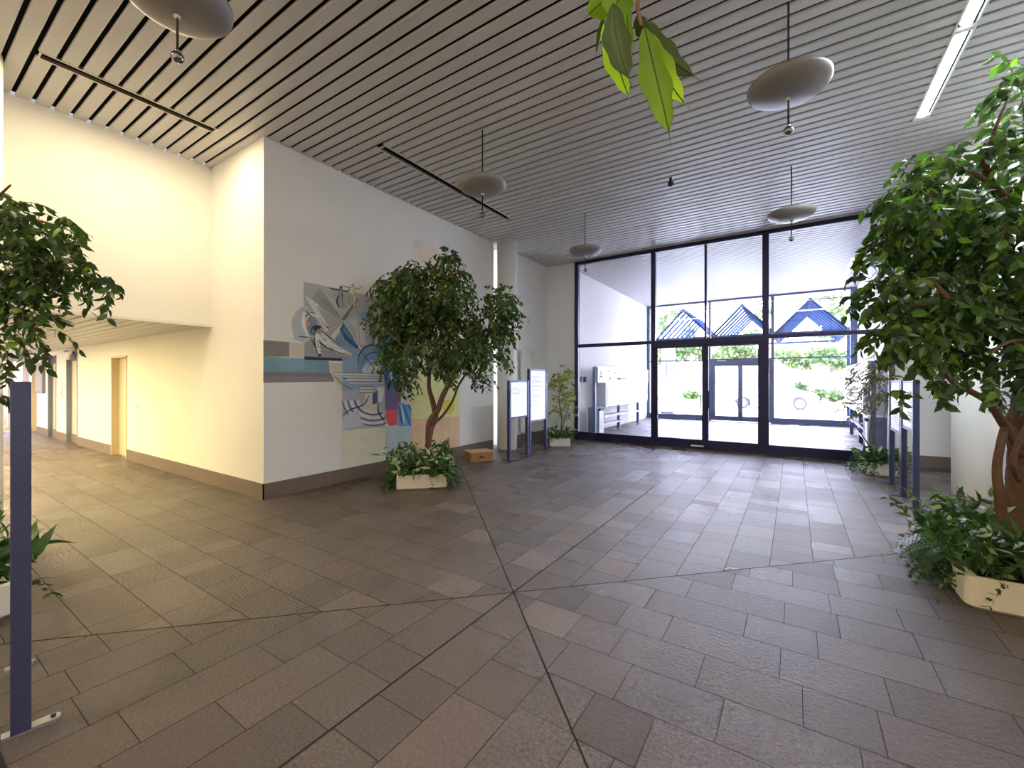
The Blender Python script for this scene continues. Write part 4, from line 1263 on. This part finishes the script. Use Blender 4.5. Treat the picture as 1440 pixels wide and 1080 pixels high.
for pts in ([(1465, 400, .2), (1420, 410, -.1), (1380, 420, -.2), (1330, 425, -.3), (1280, 430, -.3)], [(1470, 450, .15), (1430, 455, 0), (1400, 450, -.2), (1370, 440, -.2)], [(1465, 480, .1), (1420, 480, -.2), (1390, 500, -.3)], [(1465, 370, .2), (1400, 350, 0), (1340, 330, -.1), (1280, 330, -.2)], [(1385, 230, -.05), (1400, 180, -.1), (1420, 130, -.1)], [(1345, 432, -.3), (1320, 405, -.3), (1310, 390, -.3)], [(1430, 296, .1), (1440, 240, .1), (1450, 170, .1)]):
    branch_part(r, O, [TR(a, b, D + c) for a, b, c in pts], [0.018, 0.012, 0.005], 'branch', 6)
bl = [(1300, 232, 28, 18, 13), (1330, 238, 26, 20, 12), (1275, 272, 26, 22, 16), (1262, 318, 26, 30, 18), (1240, 345, 16, 12, 6), (1215, 362, 4, 6, 2), (1300, 290, 40, 36, 34), (1350, 290, 36, 40, 34), (1300, 350, 44, 40, 40), (1360, 360, 50, 44, 46), (1238, 400, 14, 26, 9), (1228, 430, 5, 16, 3),
      (1265, 410, 26, 30, 18), (1310, 420, 44, 36, 36), (1370, 430, 46, 40, 40), (1420, 400, 40, 50, 40), (1420, 320, 36, 50, 34), (1260, 465, 26, 22, 17), (1300, 470, 34, 24, 20), (1350, 470, 34, 26, 18), (1400, 490, 36, 30, 22), (1435, 520, 20, 32, 13), (1420, 555, 14, 12, 4),
      (1300, 510, 20, 16, 6), (1322, 532, 13, 14, 4), (1288, 555, 6, 12, 2), (1385, 535, 14, 10, 3), (1435, 180, 26, 36, 20), (1405, 205, 20, 24, 9), (1425, 120, 20, 16, 8), (1400, 140, 8, 6, 2), (1450, 95, 16, 14, 8), (1452, 260, 26, 60, 24), (1480, 330, 40, 80, 30), (1490, 440, 40, 60, 24), (1480, 200, 34, 60, 20), (1370, 255, 16, 16, 5), (1345, 500, 24, 14, 6)]
lv, tw = MB(), MB()
crown(lv, tw, [blob(u, v, ru, rv, D, n, 0.3, rnd, O) for (u, v, ru, rv, n) in bl], rnd, LEAF_DARK, 0.09, (0.12, 0.26), density=1.25, W=0.58, weights=(0.42, 0.4, 0.18))
tag(lv.build('foliage', r, recalc=False), kind='stuff'); tag(tw.build('twigs', r, recalc=False), kind='stuff')
underplants(r, 1.1, 1.1, 0.215, 0, rnd, LEAF_UNDER, 520, 0.105, 0.5, skip_side=(0, -1), tall=0.42, wts=(0.55, 0.38, 0.07))
# arching fronds on the side towards the viewer
mb = MB()
for k in range(26):
    a = rnd.uniform(math.radians(150), math.radians(222))
    bx = Vector((math.cos(a) * rnd.uniform(0.2, 0.5), math.sin(a) * rnd.uniform(0.2, 0.5), 0.18))
    outv = Vector((math.cos(a), math.sin(a), 0))
    d = (outv * 0.6 + Vector((0, 0, 1.0))).normalized(); p = bx.copy()
    ln = rnd.uniform(0.35, 0.6); nseg = 16; pts = []
    for i in range(nseg):
        pts.append(p.copy())
        d = (d + Vector((0, 0, -0.17)) + outv * 0.06).normalized(); p = p + d * (ln / nseg)
        if p.z < 0.05: break
        sd = d.cross(Vector((0, 0, 1))); sd = sd.normalized() if sd.length > 0.05 else rvec(rnd)
        ll = 0.055 * math.sin(math.pi * (i + 1.5) / (nseg + 2)) + 0.012
        for s in (-1, 1):
            leaf(mb, p, sd * s + d * 0.35, d, ll, ll * 0.42, LEAF_UNDER[1] if k % 2 else LEAF_UNDER[0], 0.2, 0.1)
    mb.tube(pts, 0.002, LEAF_UNDER[0], 4, caps=False)
tag(mb.build('fern_fronds', r, recalc=False), kind='stuff')
tag(r, 'big potted ficus tree with a reddish twisted trunk at the right edge', 'potted tree')

# --- potted ficus at the left edge, mostly outside the picture
rnd = random.Random(9)
O = Vector((-4.72, 0.02, 0))
r = empty('potted_ficus', O)
box_planter(r, 0, 0, 1.10, 1.10, 0.215, 0, 0.05, M['whitepaint'])
D = 3.1
branch_part(r, O, [O + Vector((0, 0, 0.12)), O + Vector((0.05, 0, 0.6)), O + Vector((-0.02, 0.06, 1.1)), O + Vector((0.05, 0.12, 1.7)), O + Vector((0.0, 0.2, 2.5))], [0.10, 0.07, 0.055, 0.04, 0.015], 'trunk', 12, lobes=3)
for pts in ([(-60, 480, .1), (-20, 410, 0), (20, 380, 0), (60, 370, 0), (110, 380, -.1)], [(-60, 420, 0), (-10, 330, 0), (40, 310, 0), (90, 320, 0)], [(-60, 400, 0), (-20, 300, .1), (15, 260, 0)], [(-40, 440, 0), (0, 430, .1), (50, 440, 0)]):
    branch_part(r, O, [O + Vector((0.0, 0.05, 1.25))] + [TR(a, b, D + c) for a, b, c in pts], [0.03, 0.018, 0.012, 0.005], 'branch', 6)
bl = [(8, 285, 20, 24, 10), (40, 310, 26, 22, 15), (15, 340, 30, 40, 24), (70, 320, 20, 14, 9), (98, 312, 13, 9, 5), (60, 355, 26, 22, 14), (112, 335, 10, 12, 5), (90, 362, 22, 14, 9), (120, 375, 14, 10, 5), (142, 388, 10, 8, 4), (150, 405, 4, 6, 2), (20, 395, 28, 30, 20), (50, 405, 22, 20, 9), (88, 400, 14, 12, 4),
      (10, 440, 20, 20, 11), (45, 440, 20, 14, 7), (62, 462, 8, 14, 3), (18, 480, 12, 16, 5), (4, 520, 8, 22, 4), (-30, 350, 40, 60, 30), (-40, 440, 40, 50, 24), (-20, 540, 20, 40, 8), (-60, 280, 50, 50, 20), (28, 465, 10, 10, 3)]
lv, tw = MB(), MB()
crown(lv, tw, [blob(u, v, ru, rv, D, n, 0.25, rnd, O) for (u, v, ru, rv, n) in bl], rnd, LEAF_DARK, 0.085, (0.12, 0.24), density=1.0, W=0.55, weights=(0.66, 0.28, 0.06))
tag(lv.build('foliage', r, recalc=False), kind='stuff'); tag(tw.build('twigs', r, recalc=False), kind='stuff')
underplants(r, 1.1, 1.1, 0.215, 0, rnd, LEAF_UNDER, 90, 0.20, 0.4, tall=0.3, wts=(0.6, 0.35, 0.05))
tag(r, 'potted ficus tree at the left edge with its branches over the corridor', 'potted tree')

# --- small feathery trees by the glass front
def small_tree(O, D, trunk, bl, mats, seed, label, size, L, under, upos):
    rnd = random.Random(seed)
    r = empty('small_potted_tree', O)
    box_planter(r, 0, 0, size[0], size[1], size[2], size[3], 0.02, M['whitepaint'])
    for t, rads in trunk:
        branch_part(r, O, [O + Vector((0, 0, 0.12))] + [at(a, b, D + c) for a, b, c in t], rads, 'trunk', 8, m=M['bark2'])
    lv, tw = MB(), MB()
    crown(lv, tw, [blob(u, v, ru, rv, D, n, 0.08, rnd, O) for (u, v, ru, rv, n) in bl], rnd, mats, L, (0.10, 0.22), density=1.5, W=0.28, down=0.35, weights=(0.45, 0.4, 0.15), bark=M['bark2'])
    tag(lv.build('foliage', r, recalc=False), kind='stuff'); tag(tw.build('twigs', r, recalc=False), kind='stuff')
    underplants(r, size[0], size[1], size[2], size[3], rnd, LEAF_UNDER, under, 0.13, 0.6, skip_side=upos, tall=0.26, wts=(0.55, 0.35, 0.1))
    return tag(r, label, 'potted tree')
O = Vector((-4.60, 9.0, 0)); D = FWD.dot(O)
small_tree(O, D, [([(790, 590, 0), (786, 560, 0), (792, 530, 0)], [0.02, 0.016, 0.012, 0.006]), ([(794, 590, .1), (800, 570, .1), (804, 560, .1)], [0.012, 0.010, 0.008, 0.004])],
           [(790, 522, 11, 9, 12), (798, 535, 10, 12, 12), (783, 540, 10, 14, 14), (790, 560, 13, 14, 18), (803, 560, 7, 10, 7), (783, 575, 8, 8, 7), (804, 577, 6, 5, 4), (790, 582, 8, 5, 4)], LEAF_YELL, 3,
           'small yellow green potted tree left of the glass front', (0.46, 0.46, 0.2, math.radians(32)), 0.10, 75, (0, -1))
O = Vector((1.16, 9.12, 0)); D = FWD.dot(O)
small_tree(O, D, [([(1224, 620, 0), (1226, 580, 0), (1222, 550, 0), (1228, 520, 0)], [0.018, 0.016, 0.012, 0.008, 0.004]), ([(1219, 622, .1), (1203, 598, .1), (1196, 585, .1)], [0.010, 0.010, 0.007, 0.004]), ([(1230, 605, 0), (1242, 590, 0), (1248, 565, 0)], [0.010, 0.009, 0.006, 0.003])],
           [(1228, 515, 20, 10, 16), (1215, 530, 18, 9, 12), (1240, 528, 14, 12, 12), (1228, 550, 20, 10, 14), (1205, 545, 9, 7, 4), (1200, 570, 12, 7, 6), (1197, 590, 8, 6, 4), (1240, 560, 10, 8, 6), (1225, 575, 12, 6, 4)], LEAF_OLIV, 8,
           'small sparse potted tree right of the glass front', (0.46, 0.46, 0.2, math.radians(8)), 0.095, 90, (1, 0))

# --- branch with long leaves hanging into the top of the picture, from a tree just behind the viewer
rnd = random.Random(2)
O = Vector((0.75, -0.75, 0))
r = empty('overhanging_ficus', O)
box_planter(r, 0, 0, 0.5, 0.5, 0.25, 0, 0.03)
d0 = 0.42
A = lambda u, v, d=d0: at(u, v, d)
branch_part(r, O, [O + Vector((0, 0, 0.15)), O + Vector((-0.03, 0.02, 0.8)), O + Vector((0.02, -0.02, 1.6)), O + Vector((-0.05, 0.1, 2.2))], [0.05, 0.04, 0.03, 0.02], 'trunk', 10)
branch_part(r, O, [O + Vector((-0.05, 0.1, 2.15)), O + Vector((-0.3, 0.35, 2.38)), Vector((0.1, 0.1, 2.3)), A(896, -110), A(899, -30), A(897, 10), A(902, 38)], [0.018, 0.012, 0.007, 0.004, 0.0026, 0.002, 0.0016], 'branch', 8)
branch_part(r, O, [A(899, -40), A(886, -15), A(872, -2)], [0.0026, 0.002, 0.0014], 'branch', 6)
def big_leaf(mb, b, t, width, m, d1=0.0, d2=0.0, face=0.3, wavy=0.12, curve=0.0):
    B, Tp = A(b[0], b[1], d0 + d1), A(t[0], t[1], d0 + d2)
    ax = (Tp - B); L = ax.length; ax.normalize()
    view = (Tp - Vector((0, 0, EYE))).normalized()
    side = ax.cross(view).normalized(); nrm = side.cross(ax).normalized()
    side = (side * math.cos(face) + nrm * math.sin(face)).normalized(); nrm = side.cross(ax).normalized()
    W = width / F_PX * d0
    n = 16; ph = rnd.uniform(0, 6); vs, fs = [], []
    for i in range(n + 1):
        s = i / n
        w = W * 0.5 * (math.sin(math.pi * min(1, s / 0.86) ** 0.85) ** 0.7 if s < 0.86 else 0.0)
        w = max(w, W * 0.045 * (1 - s) + 0.0002)
        c = B + ax * (L * s) + side * (curve * L * math.sin(math.pi * s)) + nrm * (0.02 * L * math.sin(s * 5 + ph))
        wl = w * (1 + wavy * math.sin(s * 19 + ph)); wr = w * (1 + wavy * math.sin(s * 17 + ph + 2))
        vs += [c + side * wl + nrm * (w * 0.35), c + side * wl * 0.5 + nrm * (w * 0.12), c, c - side * wr * 0.5 + nrm * (w * 0.12), c - side * wr + nrm * (w * 0.35)]
    for i in range(n):
        for k in range(4):
            fs.append((i * 5 + k, i * 5 + k + 1, (i + 1) * 5 + k + 1, (i + 1) * 5 + k))
    mb.add(vs, fs, m, True)
    # midrib
    mb.tube([Vector(vs[i * 5 + 2]) - nrm * 0.0003 for i in range(0, n - 1)], 0.0006, LEAF_NEAR[2], 5, caps=False)
mb = MB()
gr, brt, dk = LEAF_NEAR
big_leaf(mb, (906, 40), (944, 210), 40, gr, 0, -0.02, 0.3, curve=0.015)
big_leaf(mb, (904, 30), (986, 116), 40, dk, 0.02, 0.03, 0.5, curve=-0.05)
big_leaf(mb, (908, 46), (972, 158), 36, brt, 0.02, 0.02, 0.1, curve=-0.04)
big_leaf(mb, (862, 4), (889, 126), 36, dk, -0.02, -0.02, 0.2, curve=-0.04)
big_leaf(mb, (850, 34), (888, 148), 32, brt, 0.02, 0.02, 0.2)
big_leaf(mb, (878, -6), (890, 94), 22, gr, 0.03, 0.03, 0.6)
big_leaf(mb, (872, -22), (822, 26), 40, gr, 0, -0.01, 0.2)
big_leaf(mb, (880, -30), (856, 34), 44, gr, -0.01, -0.01, 0.0)
big_leaf(mb, (896, 22), (912, 62), 20, dk, 0.01, 0.02, 0.2)
big_leaf(mb, (850, 20), (838, 80), 12, dk, 0.03, 0.03, 0.9)
for v in mb.v: pass
mb.v = [tuple(Vector(p) - O) for p in mb.v]
mb.build('foliage', r, recalc=False)
tag(r, 'leafy branch with long bright green leaves hanging in from the top', 'potted tree')

# ------------------------------------------------------------------ outdoors
mb = MB(); mb.box((-60, YE + 0.1, -0.12), (60, 90, -0.02), M['asphalt'])
structure(mb, 'ground', 'bright pale street and forecourt outside the outer glass front', 'ground')

r = empty('entrance_canopy', (0, 0, 0))
S = mat('canopy_blue_steel', (0.010, 0.022, 0.062), 0.8, spec=0.03)
px = [-3.99, -1.745, 0.50]; vx = [-5.11, -2.87, -0.62, 1.63]
ZP, ZV, Y0, Y1 = 4.56, 3.36, 19.4, 24.2
def bar(name, a, b, rr=0.03):
    mb = MB(); mb.tube([a, b], rr * 1.9, S, 6, smooth=False); return mb.build(name, r)
for x in px: bar('ridge_beam', (x, Y0, ZP), (x, Y1, ZP), 0.04)
for x in vx: bar('valley_beam', (x, Y0, ZV), (x, Y1, ZV), 0.05)
ny = 7
for i, x in enumerate(px):
    for k in range(ny + 1):
        y = Y0 + (Y1 - Y0) * k / ny
        bar('rafter', (vx[i], y, ZV), (x, y, ZP), 0.026); bar('rafter', (x, y, ZP), (vx[i + 1], y, ZV), 0.026)
bar('cross_beam', (vx[0], Y0, ZV - 0.02), (vx[-1], Y0, ZV - 0.02), 0.03)
bar('cross_beam', (vx[0], Y1, ZV - 0.02), (vx[-1], Y1, ZV - 0.02), 0.03)
bar('cross_beam', (vx[0], Y0, ZV), (vx[0], YE + 0.15, ZV), 0.04); bar('cross_beam', (vx[-1], Y0, ZV), (vx[-1], YE + 0.15, ZV), 0.04)
for x in (vx[0], vx[-1]):
    mb = MB(); mb.box((x - 0.06, Y0 - 0.06, -0.02), (x + 0.06, Y0 + 0.06, ZV), S); mb.build('post', r)
tag(r, 'blue steel zigzag canopy frame of three gables outside the entrance', 'canopy')

mb = MB(); mb.box((-5.02, 19.9, -0.02), (-4.52, 20.4, 3.3), M['concrete'])
o = mb.build('concrete_pillar', bevel=0.01)
s = MB(); s.tube([(-4.80, 19.885, 2.4), (-4.80, 19.885, 1.35), (-5.03, 19.885, 0.98)], 0.02, M['frame2'], 6, smooth=False); s.build('pipe', o)
s = MB(); s.box((-5.04, 19.88, -0.02), (-4.50, 20.42, 0.14), M['darkmetal']); s.build('plinth', o)
tag(o, 'pale concrete pillar with a bent thin pipe outside the outer glass front', 'pillar')

def blob_tree(u, vb, d, trunk_h_px, blobs, n, label, rtrunk, L=0.34, group='street trees'):
    O = at(u, 0, d); O.z = -0.02
    rnd = random.Random(int(u))
    r = empty('street_tree', O)
    top = at(u, vb - trunk_h_px, d).z
    tp = [(0, 0, 0), (0.05 * rtrunk, 0, top * 0.4), (-0.3 * rtrunk, 0, top * 0.75), (0.2 * rtrunk, 0, top * 1.05)]
    mb = MB(); mb.tube(smooth_path(tp), [rtrunk * (1 - 0.5 * i / 18) for i in range(19)], M['bark2'], 8); mb.build('trunk', r)
    for (bu, bv, bru, brv, bn) in blobs:
        e = at(bu, bv, d) - O
        mb = MB(); mb.tube(smooth_path([(0, 0, top * 0.7), e * 0.5 + Vector((0, 0, top * 0.45)), e]), [rtrunk * 0.5, rtrunk * 0.4, rtrunk * 0.35, rtrunk * 0.3, rtrunk * 0.28, rtrunk * 0.25, rtrunk * 0.22, rtrunk * 0.2, rtrunk * 0.16, rtrunk * 0.12, rtrunk * 0.1, rtrunk * 0.08, rtrunk * 0.05], M['bark2'], 5); mb.build('branch', r)
    lv = MB()
    for (bu, bv, bru, brv, bn) in blobs:
        c = at(bu, bv, d) - O
        for _ in range(bn):
            q = rvec(rnd) * rnd.random() ** 0.45
            p = c + Vector((q.x * bru * d / F_PX, q.y * bru * d / F_PX, q.z * brv * d / F_PX))
            m = LEAF_TREE[0 if rnd.random() < 0.45 else 1 if rnd.random() < 0.65 else 2]
            leaf(lv, p, rvec(rnd), rvec(rnd), L * rnd.uniform(0.6, 1.2), L * 0.6, m, 0.2, 0.2)
    tag(lv.build('foliage', r, recalc=False), kind='stuff')
    return tag(r, label, 'tree', group)
blob_tree(966, 558, 38, 55, [(955, 494, 14, 12, 260), (975, 488, 16, 14, 300), (990, 502, 10, 10, 120), (945, 510, 8, 6, 50), (968, 470, 12, 8, 90)], 0, 'street tree with a forked trunk seen through the left door leaf', 0.35, 0.42)
blob_tree(1030, 556, 46, 50, [(1015, 502, 22, 10, 420), (1050, 500, 22, 12, 460), (1035, 488, 26, 8, 300), (1062, 515, 16, 8, 160), (1055, 470, 14, 10, 120), (1072, 440, 14, 14, 120)], 0, 'street tree behind the outer double door, its trunk hidden', 0.3, 0.5)
blob_tree(1173, 560, 34, 60, [(1160, 500, 24, 12, 420), (1130, 508, 22, 12, 380), (1180, 510, 14, 12, 180), (1105, 500, 18, 10, 260), (1160, 470, 14, 10, 100), (1175, 440, 14, 16, 160), (1165, 415, 18, 8, 110)], 0, 'street tree with a straight trunk seen through the right pane', 0.3, 0.4)
blob_tree(935, 550, 44, 60, [(930, 500, 10, 20, 240), (932, 455, 8, 16, 140), (950, 440, 12, 8, 90)], 0, 'street tree at the left edge of the outer glass front beside the pillar', 0.3, 0.45)

def shrub(u, v, d, ru, rv, n, label, seed):
    O = at(u, 0, d); O.z = -0.02
    rnd = random.Random(seed)
    r = empty('street_shrub', O)
    mb = MB()
    for k in range(5):
        a = k * 1.25
        mb.tube([(0, 0, 0), (math.cos(a) * 0.2, math.sin(a) * 0.2, 0.5), (math.cos(a) * 0.4, math.sin(a) * 0.4, 1.0)], 0.03, M['bark2'], 5)
    mb.build('stems', r)
    lv = MB(); c = at(u, v, d) - O
    for _ in range(n):
        q = rvec(rnd) * rnd.random() ** 0.4
        p = c + Vector((q.x * ru * d / F_PX, q.y * ru * d / F_PX, q.z * rv * d / F_PX))
        if p.z < 0.05: continue
        leaf(lv, p, rvec(rnd), rvec(rnd), 0.3, 0.17, LEAF_TREE[rnd.choice((0, 0, 1, 2))], 0.2, 0.2)
    tag(lv.build('foliage', r, recalc=False), kind='stuff')
    return tag(r, label, 'shrub', 'street shrubs')
shrub(1127, 547, 36, 9, 9, 420, 'rounded taller shrub across the street, left of the right tree trunk', 1)
shrub(1152, 554, 31, 9, 6, 300, 'low dark shrub across the street beside the right tree trunk', 2)
shrub(1174, 556, 28.5, 10, 6, 300, 'low yellow green shrub at the foot of the right tree trunk', 3)
shrub(972, 555, 33.5, 12, 5, 300, 'low shrub at the foot of the forked tree', 4)
mb = MB(); mb.box((-22, 32.5, -0.02), (8, 40, 0.10), M['kerb']); mb.box((-21.8, 32.7, 0.10), (7.8, 39.8, 0.13), M['grass'])
structure(mb, 'verge', 'planted kerbed strip across the street', 'verge')
mb = MB(); mb.box((-30, 50, -0.02), (16, 58, 3.2), M['whitepaint'])
for k in range(9):
    mb.box((-28 + k * 4.8, 49.95, 1.0), (-26 + k * 4.8, 50, 2.4), M['carglass'])
structure(mb, 'building', 'low white building far across the street', 'building')

mb = MB(); mb.box((-0.28, -0.03, -0.2), (0.28, 0.03, 0.2), M['rust'])
o = mb.build('notice_plate'); p = at(955.5, 524, 37.2); o.location = p
s = MB(); s.box((-0.03, -0.02, -p.z - 0.02), (0.03, 0.02, -0.2), M['darkmetal']); s.build('post', o)
tag(o, 'small dark brown plate on a post beside the forked tree', 'plate')

# parked car, side on
r = empty('parked_car', (-1.10, 28.2, -0.02))
mb = MB()
prof = [(-2.1, 0.35), (-2.15, 0.75), (-1.95, 0.95), (-1.35, 1.02), (-0.75, 1.42), (0.65, 1.46), (1.35, 1.05), (2.0, 0.92), (2.18, 0.7), (2.15, 0.35), (1.75, 0.30), (1.70, 0.52), (1.52, 0.66), (1.35, 0.69), (1.18, 0.66), (1.0, 0.52), (0.95, 0.28), (-0.95, 0.28), (-1.0, 0.52), (-1.18, 0.66), (-1.35, 0.69), (-1.52, 0.66), (-1.70, 0.52), (-1.75, 0.30)]
mb.prism(prof, 1, -0.85, 0.85, M['carwhite']); mb.build('body', r, bevel=0.03)
for (a, b, c, d) in ((-1.15, -0.72, -0.05, -0.05), (0.0, 0.0, 0.62, 1.12)):
    mb = MB(); mb.prism([(a, 1.02), (b, 1.36), (c, 1.40), (d, 1.02)], 1, -0.862, 0.862, M['carglass']); mb.build('car_window', r)
for x in (-1.35, 1.35):
    for y in (-0.8, 0.8):
        mb = MB(); mb.tube([(x, y - 0.1, 0.33), (x, y + 0.1, 0.33)], 0.33, M['rubber'], 24, smooth=False)
        w = mb.build('wheel', r)
        mb = MB(); mb.tube([(x, y - 0.108, 0.33), (x, y + 0.108, 0.33)], 0.21, M['aluminium'], 18, smooth=False); mb.build('hubcap', w)
tag(r, 'pale silver car parked across the street, seen side on through the doors', 'car')
